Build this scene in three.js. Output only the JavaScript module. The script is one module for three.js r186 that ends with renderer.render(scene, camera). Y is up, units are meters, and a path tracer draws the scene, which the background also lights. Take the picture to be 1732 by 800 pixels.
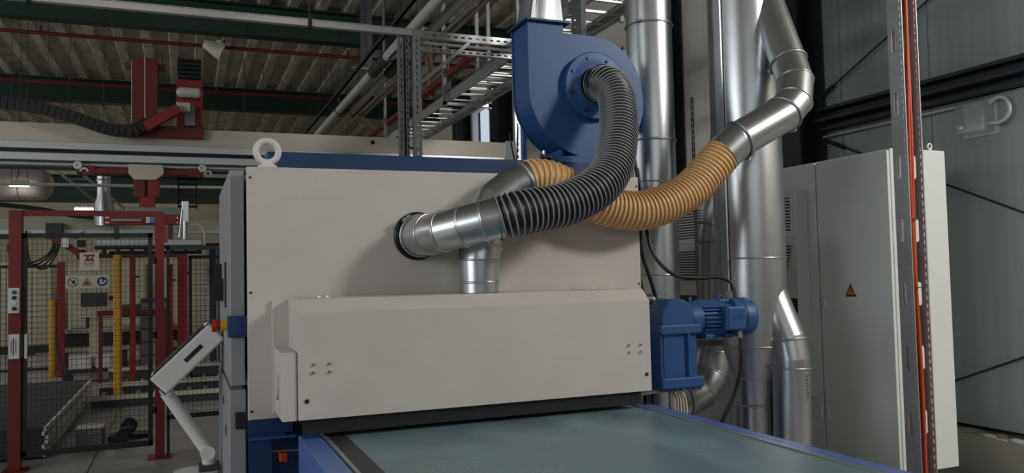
import * as THREE from 'three';
import { RoundedBoxGeometry } from 'three/addons/geometries/RoundedBoxGeometry.js';
import { mergeGeometries, toCreasedNormals } from 'three/addons/utils/BufferGeometryUtils.js';
import { FontLoader } from 'three/addons/loaders/FontLoader.js';
import { TextGeometry } from 'three/addons/geometries/TextGeometry.js';
import { RectAreaLightUniformsLib } from 'three/addons/lights/RectAreaLightUniformsLib.js';

RectAreaLightUniformsLib.init();
const scene = new THREE.Scene();
const V = (x, y, z) => new THREE.Vector3(x, y, z);

// ---------------------------------------------------------------- camera
const camera = new THREE.PerspectiveCamera(32.57, 1732 / 800, 0.05, 100);
{
  const yaw = 22.02 * Math.PI / 180, pitch = 2.64 * Math.PI / 180, roll = -1.27 * Math.PI / 180;
  const F = V(Math.sin(yaw) * Math.cos(pitch), Math.sin(pitch), -Math.cos(yaw) * Math.cos(pitch));
  const R0 = V(Math.cos(yaw), 0, Math.sin(yaw)), U0 = V().crossVectors(R0, F);
  const R = R0.clone().multiplyScalar(Math.cos(roll)).addScaledVector(U0, Math.sin(roll));
  const U = U0.clone().multiplyScalar(Math.cos(roll)).addScaledVector(R0, -Math.sin(roll));
  camera.position.set(0, 1.65, 0);
  camera.quaternion.setFromRotationMatrix(new THREE.Matrix4().makeBasis(R, U, F.clone().negate()));
}

// ---------------------------------------------------------------- light
scene.background = new THREE.Color(0.75, 0.87, 1.0);
const renderer = new THREE.WebGLRenderer();
renderer.toneMapping = THREE.LinearToneMapping;
renderer.toneMappingExposure = 1.0;
renderer.shadowMap.enabled = true;
function areaLight(color, power, w, h, pos, target) {
  const l = new THREE.RectAreaLight(color, power, w, h);
  l.position.copy(pos); l.lookAt(target); scene.add(l); return l;
}
// daylight through the high window in the end wall of the side bay (right of the camera)
areaLight(new THREE.Color(1.0, 0.97, 0.93), 68, 1.8, 1.7, V(8.1, 6.6, 2.25), V(8.1, 6.6, -10));
// added fill light, set at an unseen window band behind the camera
areaLight(new THREE.Color(0.95, 0.97, 1.0), 0.5, 9.0, 1.8, V(-1.0, 4.6, 8.9), V(-1.0, 4.6, 0));
// added fill light, set at two unseen windows put in the left wall
areaLight(new THREE.Color(0.93, 0.97, 1.0), 4.8, 6.5, 3.3, V(-9.1, 3.65, 0.25), V(0, 3.65, 0.25));
areaLight(new THREE.Color(0.93, 0.97, 1.0), 4.8, 16.0, 0.8, V(-9.1, 4.9, -13.5), V(0, 4.9, -13.5));

// ---------------------------------------------------------------- random, noise, textures
let seed = 12345;
const rnd = () => { seed = (seed * 1664525 + 1013904223) >>> 0; return seed / 4294967296; };
const rr = (a, b) => a + (b - a) * rnd();
function noiseGrid(n) { const g = new Float32Array(n * n); for (let i = 0; i < n * n; i++) g[i] = rnd(); return g; }
function tileNoise(g, n, x, y) {              // smooth, tiling
  const xi = Math.floor(x), yi = Math.floor(y), fx = x - xi, fy = y - yi;
  const s = t => t * t * (3 - 2 * t), a = (i, j) => g[(((yi + j) % n + n) % n) * n + (((xi + i) % n + n) % n)];
  const u = s(fx), w = s(fy);
  return (a(0, 0) * (1 - u) + a(1, 0) * u) * (1 - w) + (a(0, 1) * (1 - u) + a(1, 1) * u) * w;
}
function tex(size, fn, srgb, rep) {
  const d = new Uint8Array(size * size * 4);
  for (let y = 0; y < size; y++) for (let x = 0; x < size; x++) {
    const c = fn(x / size, y / size), o = (y * size + x) * 4;
    d[o] = Math.max(0, Math.min(255, c[0] * 255)); d[o + 1] = Math.max(0, Math.min(255, c[1] * 255)); d[o + 2] = Math.max(0, Math.min(255, c[2] * 255)); d[o + 3] = 255;
  }
  const t = new THREE.DataTexture(d, size, size);
  t.wrapS = t.wrapT = THREE.RepeatWrapping; t.magFilter = THREE.LinearFilter; t.minFilter = THREE.LinearMipmapLinearFilter; t.generateMipmaps = true;
  if (srgb) t.colorSpace = THREE.SRGBColorSpace;
  if (rep) t.repeat.set(rep, rep);
  t.needsUpdate = true; return t;
}
const G16 = noiseGrid(16), G64 = noiseGrid(64), G8 = noiseGrid(8);
const fbm = (u, v) => 0.5 * tileNoise(G8, 8, u * 8, v * 8) + 0.3 * tileNoise(G16, 16, u * 16, v * 16) + 0.2 * tileNoise(G64, 64, u * 64, v * 64);
// zinc spangle: small crystal cells of differing gloss
const cells = []; for (let i = 0; i < 260; i++) cells.push([rnd(), rnd(), rnd()]);
const spangle = (u, v) => { let b = 9, k = 0; for (const c of cells) { let dx = Math.abs(u - c[0]), dy = Math.abs(v - c[1]); dx = Math.min(dx, 1 - dx); dy = Math.min(dy, 1 - dy); const q = dx * dx + dy * dy; if (q < b) { b = q; k = c[2]; } } return k; };
const zincRough = tex(128, (u, v) => { const k = 0.95 + 0.02 * spangle(u, v) + 0.03 * fbm(u, v); return [k, k, k]; }, false, 3);
const zincColor = tex(128, (u, v) => { const k = 0.97 + 0.015 * spangle(u, v) + 0.015 * fbm(u, v); return [k, k, k]; }, true, 3);
const paintBump = tex(128, (u, v) => { const k = tileNoise(G64, 64, u * 64, v * 64); return [k, k, k]; }, false, 6);
const dirtMap = tex(256, (u, v) => { const k = 0.95 + 0.05 * fbm(u, v); return [k, k * 0.998, k * 0.994]; }, true, 0.7);
const concreteMap = tex(512, (u, v) => { const k = 0.50 + 0.16 * fbm(u, v) + 0.05 * tileNoise(G64, 64, u * 128, v * 128); return [k, k * 0.985, k * 0.96]; }, true, 0.35);
const deckMap = tex(256, (u, v) => { const s = tileNoise(G16, 16, u * 16, v * 2), f = fbm(u * 1, v * 1); const k = 0.58 + 0.3 * f + 0.2 * s; return [k, k * 0.985, k * 0.955]; }, true, 0.6);
const beltMap = tex(1024, (u, v) => {
  const f = fbm(u, v), st = tileNoise(G16, 16, u * 16, v * 3), sp = tileNoise(G64, 64, u * 448, v * 448);
  const patch = Math.max(0, fbm(u + 0.31, v + 0.77) - 0.54) * 4.0;              // scattered grinding dust
  const dust = Math.max(0, sp - 0.72) * patch * 1.2;
  const k = 0.40 + 0.09 * f + 0.08 * st + dust;
  return [k * 0.84 + dust * 0.2, k * 1.03 + dust * 0.1, k * 1.10];
}, true, 0.45);
const beltRough = tex(256, (u, v) => { const k = 0.30 + 0.35 * fbm(u, v) + 0.25 * tileNoise(G16, 16, u * 16, v * 3); return [k, k, k]; }, false, 0.45);
const wallBump = tex(64, (u) => { const k = 0.5 + 0.5 * Math.sin(u * Math.PI * 2 * 8); return [k, k, k]; }, false, 1.25);

// ---------------------------------------------------------------- materials
const std = (color, roughness = 0.5, metalness = 0, more = {}) => new THREE.MeshStandardMaterial({ color, roughness, metalness, side: THREE.DoubleSide, ...more });
const M = {
  machine: std('#c9c3be', 0.42, 0, { map: dirtMap, bumpMap: paintBump, bumpScale: 0.0002 }),
  cabinet: std('#d4dad6', 0.45, 0, { bumpMap: paintBump, bumpScale: 0.0002 }),
  sideGrey: std('#8d8f92', 0.5),
  acGrey: std('#c6c8c5', 0.5),
  blue: std('#204c82', 0.46, 0, { bumpMap: paintBump, bumpScale: 0.0003 }),
  navy: std('#14315f', 0.4),
  railBlue: std('#5470b2', 0.3),
  zinc: std('#c6cacd', 0.33, 1, { map: zincColor, roughnessMap: zincRough }),
  zincPlain: std('#b4b8ba', 0.42, 1),
  zincDull: std('#8d9090', 0.6, 0.85),
  steelDark: std('#4a4c4e', 0.5, 0.7),
  alu: std('#b9bdbd', 0.4, 0.9),
  black: std('#131416', 0.55),
  blackGloss: std('#101113', 0.28),
  rubber: std('#1b1c1f', 0.42),
  hoseWall: std('#1c1d20', 0.42),
  hoseWireSheen: std('#8b8e93', 0.36),  // light grey puts the sheen of the ridge crests into the colour
  orangeWall: new THREE.MeshPhysicalMaterial({ color: '#d9a868', roughness: 0.4, transmission: 0.15, thickness: 0, side: THREE.DoubleSide }),
  orangeWire: std('#e6c394', 0.4),
  red: std('#6c1317', 0.45),
  redBright: std('#8e191b', 0.45),
  redPipe: std('#6a151a', 0.45),
  yellow: std('#d2a01a', 0.5),
  estopRed: std('#b5341f', 0.4),
  white: std('#d8d6d2', 0.5),
  cream: std('#c9c1ae', 0.6),
  gantryCream: std('#c6bdb0', 0.5),
  greenBeam: std('#143527', 0.55),
  wallPanel: std('#969f9f', 0.55, 0, { bumpMap: wallBump, bumpScale: 0.002 }),
  wallPanelLit: std('#e2dbd0', 0.55, 0, { bumpMap: wallBump, bumpScale: 0.002 }),  // lit copy of wallPanel: window light put into the colour
  channel: std('#a6aaac', 0.45, 0.55),
  wallBack: std('#c4bda6', 0.7),
  wallInner: std('#9a968d', 0.75),
  darkSteel: std('#2a3136', 0.55, 0.2),
  deck: std('#e6e2d8', 0.6, 0.05, { map: deckMap }),
  concrete: std('#ffffff', 0.42, 0, { map: concreteMap }),
  belt: std('#ffffff', 0.62, 0, { map: beltMap, roughnessMap: beltRough }),
  pipeGrey: std('#c0beb8', 0.45, 0.2),
  pipeTan: std('#a89783', 0.6),
  orangeCable: std('#c2461d', 0.45),
  screw: std('#d0cfcb', 0.35, 0.6),
  glass: new THREE.MeshPhysicalMaterial({ color: '#ffffff', roughness: 0.03, transmission: 1, thickness: 0 }),
  clear: new THREE.MeshPhysicalMaterial({ color: '#dfe6e8', roughness: 0.08, transmission: 0.85, thickness: 0, side: THREE.DoubleSide }),
  fillWindowGlow: std('#ffffff', 0.6, 0, { emissive: new THREE.Color(0.9, 0.96, 1.0), emissiveIntensity: 1.2 }),  // pane glow of the added fill windows
  daylightStrong: std('#ffffff', 0.6, 0, { emissive: new THREE.Color(1.0, 0.97, 0.93), emissiveIntensity: 5.0 }),
  led: std('#ffffff', 0.5, 0, { emissive: new THREE.Color(1.0, 0.95, 0.92), emissiveIntensity: 6 }),
  tankSkin: std('#b3a9a6', 0.55, 0.1),
  foil: std('#c9c9c9', 0.3, 0.9),
  dustyDark: std('#2b2c2e', 0.6),
  frit: std('#dedcd6', 0.8),
};

// ---------------------------------------------------------------- helpers
const taken = {};
function numbered(name) { const n = taken[name] ?? 0; taken[name] = n + 1; return n ? `${name}_${String(n).padStart(3, '0')}` : name; }
function triUV(g) {                               // uv in metres by face direction
  if (g.index) g = g.toNonIndexed();
  const p = g.attributes.position, n = g.attributes.normal, uv = new Float32Array(p.count * 2);
  for (let i = 0; i < p.count; i++) {
    const ax = Math.abs(n.getX(i)), ay = Math.abs(n.getY(i)), az = Math.abs(n.getZ(i));
    const x = p.getX(i), y = p.getY(i), z = p.getZ(i);
    const [u, v] = ay >= ax && ay >= az ? [x, z] : ax >= az ? [z, y] : [x, y];
    uv[2 * i] = u; uv[2 * i + 1] = v;
  }
  g.setAttribute('uv', new THREE.BufferAttribute(uv, 2)); return g;
}
function put(name, geo, mat, parent) {
  const m = new THREE.Mesh(geo, mat); m.name = name; m.castShadow = m.receiveShadow = true; parent.add(m); return m;
}
const merged = gs => mergeGeometries(gs.map(g => { const q = g.index ? g.toNonIndexed() : g; for (const k of Object.keys(q.attributes)) if (!['position', 'normal', 'uv'].includes(k)) q.deleteAttribute(k); return q; }));
function thing(name, label, category, group) {
  const o = new THREE.Group(); o.name = numbered(name); o.userData = { label, category }; if (group) o.userData.group = group; scene.add(o); return o;
}
function single(name, label, category, geo, mat, group) {
  const m = put(numbered(name), geo, mat, scene); m.userData = { label, category }; if (group) m.userData.group = group; return m;
}
function struct(name, geo, mat, label) {
  const m = geo ? put(numbered(name), geo, mat, scene) : new THREE.Group();
  if (!geo) { m.name = numbered(name); scene.add(m); }
  m.userData = { kind: 'structure', label, category: name.split('_')[0] }; return m;
}
// boxes given by their extents
function bx(x0, x1, y0, y1, z0, z1, r = 0) {
  const w = Math.abs(x1 - x0), h = Math.abs(y1 - y0), d = Math.abs(z1 - z0);
  const g = r ? new RoundedBoxGeometry(w, h, d, 2, Math.min(r, w / 2.01, h / 2.01, d / 2.01)) : new THREE.BoxGeometry(w, h, d);
  g.translate((x0 + x1) / 2, (y0 + y1) / 2, (z0 + z1) / 2); return triUV(g);
}
const QUP = V(0, 1, 0);
function rod(a, b, r, seg = 10, open = false) {
  const d = V().subVectors(b, a), g = new THREE.CylinderGeometry(r, r, d.length(), seg, 1, open);
  g.applyQuaternion(new THREE.Quaternion().setFromUnitVectors(QUP, d.clone().normalize())); g.translate((a.x + b.x) / 2, (a.y + b.y) / 2, (a.z + b.z) / 2); return g;
}
function bar(a, b, w, h) {                         // rectangular bar from a to b, w across, h upward
  const d = V().subVectors(b, a), L = d.length(), g = new THREE.BoxGeometry(w, h, L);
  const f = d.clone().normalize(), up = Math.abs(f.y) > 0.99 ? V(0, 0, 1) : V(0, 1, 0), x = V().crossVectors(up, f).normalize(), y = V().crossVectors(f, x);
  g.applyMatrix4(new THREE.Matrix4().makeBasis(x, y, f)); g.translate((a.x + b.x) / 2, (a.y + b.y) / 2, (a.z + b.z) / 2); return triUV(g);
}
function tube(pts, r, seg = 48, rad = 8) { return new THREE.TubeGeometry(new THREE.CatmullRomCurve3(pts), seg, r, rad, false); }
function prismX(zy, x0, x1, bevel = 0) {           // outline in (z, y), swept along x
  const s = new THREE.Shape(zy.map(([z, y]) => new THREE.Vector2(-z, y)));
  const g = new THREE.ExtrudeGeometry(s, { depth: x1 - x0 - 2 * bevel, bevelEnabled: bevel > 0, bevelSize: bevel, bevelThickness: bevel, bevelSegments: 1, bevelOffset: -bevel });
  g.rotateY(Math.PI / 2); g.translate(x0 + bevel, 0, 0); return triUV(g);
}
function prismZ(xy, z0, z1, bevel = 0, holes = []) { // outline in (x, y), swept along z
  const s = new THREE.Shape(xy.map(([x, y]) => new THREE.Vector2(x, y)));
  for (const h of holes) s.holes.push(new THREE.Path(h.map(([x, y]) => new THREE.Vector2(x, y))));
  const g = new THREE.ExtrudeGeometry(s, { depth: z1 - z0 - 2 * bevel, bevelEnabled: bevel > 0, bevelSize: bevel, bevelThickness: bevel, bevelSegments: 1, bevelOffset: -bevel });
  g.translate(0, 0, z0 + bevel); return triUV(g);
}
function disc(r, t, seg = 20) { const g = new THREE.CylinderGeometry(r, r, t, seg); g.rotateX(Math.PI / 2); return g; }   // axis along z
const at = (g, x, y, z) => { g.translate(x, y, z); return g; };
function ring(pos, dir, r, t, tubular = 44) {
  const g = new THREE.TorusGeometry(r, t, 8, tubular);
  g.applyQuaternion(new THREE.Quaternion().setFromUnitVectors(V(0, 0, 1), dir.clone().normalize())); return at(g, pos.x, pos.y, pos.z);
}
function band(pos, dir, r, w) {
  const g = new THREE.CylinderGeometry(r, r, w, 44, 1, true);
  g.applyQuaternion(new THREE.Quaternion().setFromUnitVectors(QUP, dir.clone().normalize())); return at(g, pos.x, pos.y, pos.z);
}
// round sheet-metal duct: straight sections mitred at every point
function section(a, b, na, nb, r0, r1, seg = 48) {
  const d = V().subVectors(b, a).normalize(), u = V().crossVectors(d, Math.abs(d.y) > 0.9 ? V(1, 0, 0) : QUP).normalize(), w = V().crossVectors(d, u);
  const L = a.distanceTo(b), pos = [], nor = [], uv = [], idx = [];
  for (let i = 0; i <= seg; i++) {
    const t = i / seg * Math.PI * 2, o = u.clone().multiplyScalar(Math.cos(t)).addScaledVector(w, Math.sin(t));
    for (const [c, n, r, k] of [[a, na, r0, 0], [b, nb, r1, 1]]) {
      const q = o.clone().multiplyScalar(r); q.addScaledVector(d, -q.dot(n) / d.dot(n)).add(c);
      pos.push(q.x, q.y, q.z); nor.push(o.x, o.y, o.z); uv.push(i / seg * 6.283 * r, k * L);
    }
    if (i < seg) { const j = 2 * i; idx.push(j, j + 2, j + 1, j + 1, j + 2, j + 3); }
  }
  const g = new THREE.BufferGeometry(); g.setAttribute('position', new THREE.Float32BufferAttribute(pos, 3)); g.setAttribute('normal', new THREE.Float32BufferAttribute(nor, 3)); g.setAttribute('uv', new THREE.Float32BufferAttribute(uv, 2)); g.setIndex(idx); return g;
}
function jointNormals(pts) {
  return pts.map((p, i) => {
    const n = V();
    if (i > 0) n.add(V().subVectors(p, pts[i - 1]).normalize());
    if (i < pts.length - 1) n.add(V().subVectors(pts[i + 1], p).normalize());
    return n.normalize();
  });
}
function duct(parent, pts, r, { seams = [], clamps = [], radii, mat = M.zinc } = {}) {
  const n = jointNormals(pts), R = i => radii ? radii[i] : r;
  for (let i = 0; i < pts.length - 1; i++) put('duct_section', section(pts[i], pts[i + 1], n[i], n[i + 1], R(i), R(i + 1)), mat, parent);
  for (const i of seams) put('seam_bead', ring(pts[i], n[i], R(i) + 0.001, 0.006), mat, parent);
  for (const c of clamps) {
    const [i, f, ang = 0] = c, p = pts[i].clone().lerp(pts[Math.min(i + 1, pts.length - 1)], f), d = i < pts.length - 1 ? V().subVectors(pts[i + 1], pts[i]).normalize() : n[i];
    const rad = radii ? R(i) + (R(Math.min(i + 1, pts.length - 1)) - R(i)) * f : r;
    const cl = put('clamp_ring', merged([band(p, d, rad + 0.006, 0.018), ring(p, d, rad + 0.005, 0.007)]), M.zincPlain, parent);
    const u = V().crossVectors(d, Math.abs(d.y) > 0.9 ? V(1, 0, 0) : QUP).normalize().applyAxisAngle(d, ang), s = V().crossVectors(d, u);
    const q = p.clone().addScaledVector(u, rad + 0.016);
    put('clamp_bolt', merged([rod(q.clone().addScaledVector(s, -0.028), q.clone().addScaledVector(s, 0.028), 0.006, 8), rod(q.clone().addScaledVector(s, 0.006), q.clone().addScaledVector(s, 0.018), 0.013, 6), rod(q.clone().addScaledVector(s, -0.018), q.clone().addScaledVector(s, -0.006), 0.013, 6)]), M.zincPlain, cl);
  }
}
// flexible hose: corrugated wall plus the wire helix that stands proud on every turn
function hose(parent, pts, r, pitch, depth, wireR, mw, mc) {
  const c = new THREE.CatmullRomCurve3(pts, false, 'centripetal'), L = c.getLength(), turns = Math.round(L / pitch), n = turns * 8, rad = 40;
  const fr = c.computeFrenetFrames(n, false), pos = [], uv = [], idx = [], P0 = [];
  for (let i = 0; i <= n; i++) P0.push(c.getPointAt(i / n));
  for (let i = 0; i <= n; i++) for (let j = 0; j <= rad; j++) {
    const t = j / rad * Math.PI * 2, ph = i / n * turns * Math.PI * 2 - t;
    const q = r - depth * (1 - Math.pow(0.5 + 0.5 * Math.cos(ph), 1.4));
    const o = fr.normals[i].clone().multiplyScalar(Math.cos(t)).addScaledVector(fr.binormals[i], Math.sin(t));
    pos.push(P0[i].x + o.x * q, P0[i].y + o.y * q, P0[i].z + o.z * q); uv.push(j / rad, i / n * turns);
    if (i < n && j < rad) { const a = i * (rad + 1) + j; idx.push(a, a + rad + 1, a + 1, a + 1, a + rad + 1, a + rad + 2); }
  }
  const g = new THREE.BufferGeometry(); g.setAttribute('position', new THREE.Float32BufferAttribute(pos, 3)); g.setAttribute('uv', new THREE.Float32BufferAttribute(uv, 2)); g.setIndex(idx); g.computeVertexNormals();
  put('hose_wall', g, mw, parent);
  const hp = [], steps = turns * 28;
  for (let k = 0; k <= steps; k++) {
    const f = k / steps, i = Math.min(n, Math.round(f * n)), t = f * turns * Math.PI * 2, p = c.getPointAt(f);
    const i0 = Math.floor(f * n), i1 = Math.min(n, i0 + 1), w = f * n - i0;
    const N = fr.normals[i0].clone().lerp(fr.normals[i1], w), B = fr.binormals[i0].clone().lerp(fr.binormals[i1], w);
    hp.push(p.addScaledVector(N, Math.cos(t) * (r + 0.001)).addScaledVector(B, Math.sin(t) * (r + 0.001)));
  }
  const hpos = [], hidx = [], S = 6;                // sweep a small circle along the helix
  for (let k = 0; k <= steps; k++) {
    const d = V().subVectors(hp[Math.min(steps, k + 1)], hp[Math.max(0, k - 1)]).normalize(), o = V().subVectors(hp[k], c.getPointAt(k / steps)).normalize(), b = V().crossVectors(d, o).normalize();
    for (let s = 0; s < S; s++) { const a = s / S * Math.PI * 2, q = hp[k].clone().addScaledVector(o, Math.cos(a) * wireR).addScaledVector(b, Math.sin(a) * wireR * 1.2); hpos.push(q.x, q.y, q.z); if (k < steps) { const A = k * S + s, B2 = k * S + (s + 1) % S; hidx.push(A, B2, A + S, B2, B2 + S, A + S); } }
  }
  const h = new THREE.BufferGeometry(); h.setAttribute('position', new THREE.Float32BufferAttribute(hpos, 3)); h.setIndex(hidx); h.computeVertexNormals();
  put('wire_helix', h, mc, parent);
}
function canvasTex(w, h, draw) {
  const c = document.createElement('canvas'); c.width = w; c.height = h; draw(c.getContext('2d'), w, h);
  const t = new THREE.CanvasTexture(c); t.colorSpace = THREE.SRGBColorSpace; return t;
}
function plateZ(name, x0, x1, y0, y1, z, mat, parent) { const g = new THREE.PlaneGeometry(x1 - x0, y1 - y0); g.translate((x0 + x1) / 2, (y0 + y1) / 2, z); return put(name, g, mat, parent); }
const slot = (cx, cy, w, h) => [[cx - w / 2, cy - h / 2], [cx + w / 2, cy - h / 2], [cx + w / 2, cy + h / 2], [cx - w / 2, cy + h / 2]];
function longSlot(cx, cy, w, h) { const r = w / 2, o = []; for (let k = 0; k <= 6; k++) { const a = k / 6 * Math.PI; o.push([cx + r * Math.cos(a), cy + h / 2 - r + r * Math.sin(a)]); } for (let k = 0; k <= 6; k++) { const a = Math.PI + k / 6 * Math.PI; o.push([cx + r * Math.cos(a), cy - h / 2 + r + r * Math.sin(a)]); } return o; }
// perforated plate, drawn in (u, y) and turned so that u runs along x or z
function perfPlate(u0, u1, y0, y1, t, holes, axis, c) {
  const g = prismZ([[u0, y0], [u1, y0], [u1, y1], [u0, y1]], -t / 2, t / 2, 0, holes);
  if (axis === 'z') g.rotateY(Math.PI / 2);         // u becomes -z
  return at(g, axis === 'z' ? c : 0, 0, axis === 'z' ? 0 : c);
}

// ================================================================ SETTING
const ROOF = 6.0;
{
  const floor = struct('floor', bx(-9.4, 10.2, -0.2, 0, -25.2, 9.2), M.concrete, 'grey concrete hall floor with joint lines');
  put('floor_joint', merged([bx(-9, 9.9, 0, 0.002, -7.605, -7.595), bx(-0.805, -0.795, 0, 0.002, -25, 9), bx(5.395, 5.405, 0, 0.002, -25, 9)]), M.dustyDark, floor);
}
{
  const ceil = struct('ceiling', null, null, 'pale trapezoidal steel roof deck with ribs running to the back');
  // profile of three ribs, 0.45 m pitch, swept along z
  const pitch = 0.45, dep = 0.08, t = 0.012, top = [], n = 3;
  for (let k = 0; k < n; k++) { const x = k * pitch; top.push([x, 0], [x + 0.15, 0], [x + 0.19, dep], [x + 0.41, dep]); }
  top.push([n * pitch, 0]);
  const outline = [...top, ...top.slice().reverse().map(([x, y]) => [x, y + t])];
  const g = prismZ(outline, -25.0, 9.0), g2 = g.clone(); { const a = g2.attributes.uv; for (let i = 0; i < a.count; i++) a.setXY(i, a.getX(i) + 0.37, a.getY(i) + 0.61); }
  for (let k = 0; k < 12; k++) { const s = put('deck_sheet', k % 2 ? g2 : g, M.deck, ceil); s.position.set(-10.15 + k * n * pitch, ROOF, 0); }
  put('roof_insulation', bx(-10.2, 6.08, ROOF + 0.1, ROOF + 0.3, -25.2, 9.2), M.wallInner, ceil);
}
{
  const w = struct('wall_right', null, null, 'grey vertical sandwich panel wall behind the electrical cabinets');
  const opens = [[-16.75, -15.62, 4.35, 5.25], [-10.95, -10.45, 4.2, 4.9], [-10.15, -9.85, 4.2, 4.9]];
  const zs = []; for (let z = -25; z < -4.1; z += 1.0) zs.push(z);
  for (const z of zs) {
    const z1 = Math.min(z + 1.0, -4.0), mine = opens.filter(o => o[0] < z1 && o[1] > z);
    let pieces = [[z + 0.004, z1 - 0.004, 0.35, ROOF]];
    for (const o of mine) pieces = pieces.flatMap(p => {
      const a = Math.max(p[0], o[0]), b = Math.min(p[1], o[1]); if (b <= a) return [p];
      const r = []; if (a > p[0]) r.push([p[0], a, p[2], p[3]]); if (b < p[1]) r.push([b, p[1], p[2], p[3]]); r.push([a, b, p[2], o[2]], [a, b, o[3], p[3]]); return r;
    });
    put('wall_panel', merged(pieces.map(p => bx(5.9, 6.0, p[2], p[3], p[0], p[1]))), z < -7.4 ? M.wallPanelLit : M.wallPanel, w);  // far panels take the lit copy
  }
  put('wall_core', merged([bx(6.001, 6.08, 0, 4.2, -25, -4), bx(6.001, 6.08, 5.25, ROOF, -25, -4), bx(6.001, 6.08, 4.2, 5.25, -25, -16.75), bx(6.001, 6.08, 4.2, 5.25, -15.62, -10.95), bx(6.001, 6.08, 4.2, 5.25, -9.85, -4)]), M.darkSteel, w);
  put('plinth_kerb', bx(5.72, 6.0, 0, 0.31, -25, -4.0), M.wallInner, w);
  // crumbly sill on the kerb: uneven mortar lumps
  const lumps = []; for (let k = 0; k < 46; k++) { const g = new THREE.IcosahedronGeometry(1, 1); g.scale(rr(0.03, 0.06), rr(0.008, 0.022), rr(0.03, 0.08)); lumps.push(at(g, rr(5.75, 5.86), 0.315, rr(-6.6, -4.05))); }
  const l = put('mortar_crumbs', merged(lumps), M.wallInner, w); l.userData.kind = 'stuff';
  const wn = [['window_1', opens[0]], ['window_2', opens[1]], ['window_3', opens[2]]];
  for (const [nm, o] of wn) {
    const q = struct(nm, null, null, nm === 'window_1' ? 'bright window high in the far right wall above the gantry beam' : nm === 'window_2' ? 'narrow bright window behind the blower, beside the vertical duct' : 'narrow bright window strip hidden by the vertical duct top');
    put('window_frame', merged([bx(5.88, 6.0, o[2], o[2] + 0.05, o[0], o[1]), bx(5.88, 6.0, o[3] - 0.05, o[3], o[0], o[1]), bx(5.88, 6.0, o[2], o[3], o[0], o[0] + 0.05), bx(5.88, 6.0, o[2], o[3], o[1] - 0.05, o[1])]), M.white, q);
    put('pane', bx(5.95, 5.956, o[2] + 0.05, o[3] - 0.05, o[0] + 0.05, o[1] - 0.05), M.glass, q);
  }
}
struct('wall_back', bx(-9.4, 6.08, 0, ROOF + 0.14, -25.2, -25), M.wallBack, 'cream wall at the far end of the hall');
struct('wall_left', merged([bx(-9.4, -9.2, 0, 2.0, -25.2, 9.2), bx(-9.4, -9.2, 5.3, ROOF + 0.14, -25.2, 9.2), bx(-9.4, -9.2, 2.0, 5.3, -25.2, -21.5), bx(-9.4, -9.2, 2.0, 4.5, -21.5, -5.5), bx(-9.4, -9.2, 2.0, 5.3, -5.5, -3.0), bx(-9.4, -9.2, 2.0, 5.3, 3.5, 9.2)]), M.wallInner, 'hall wall on the left with added unseen window openings');
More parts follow.
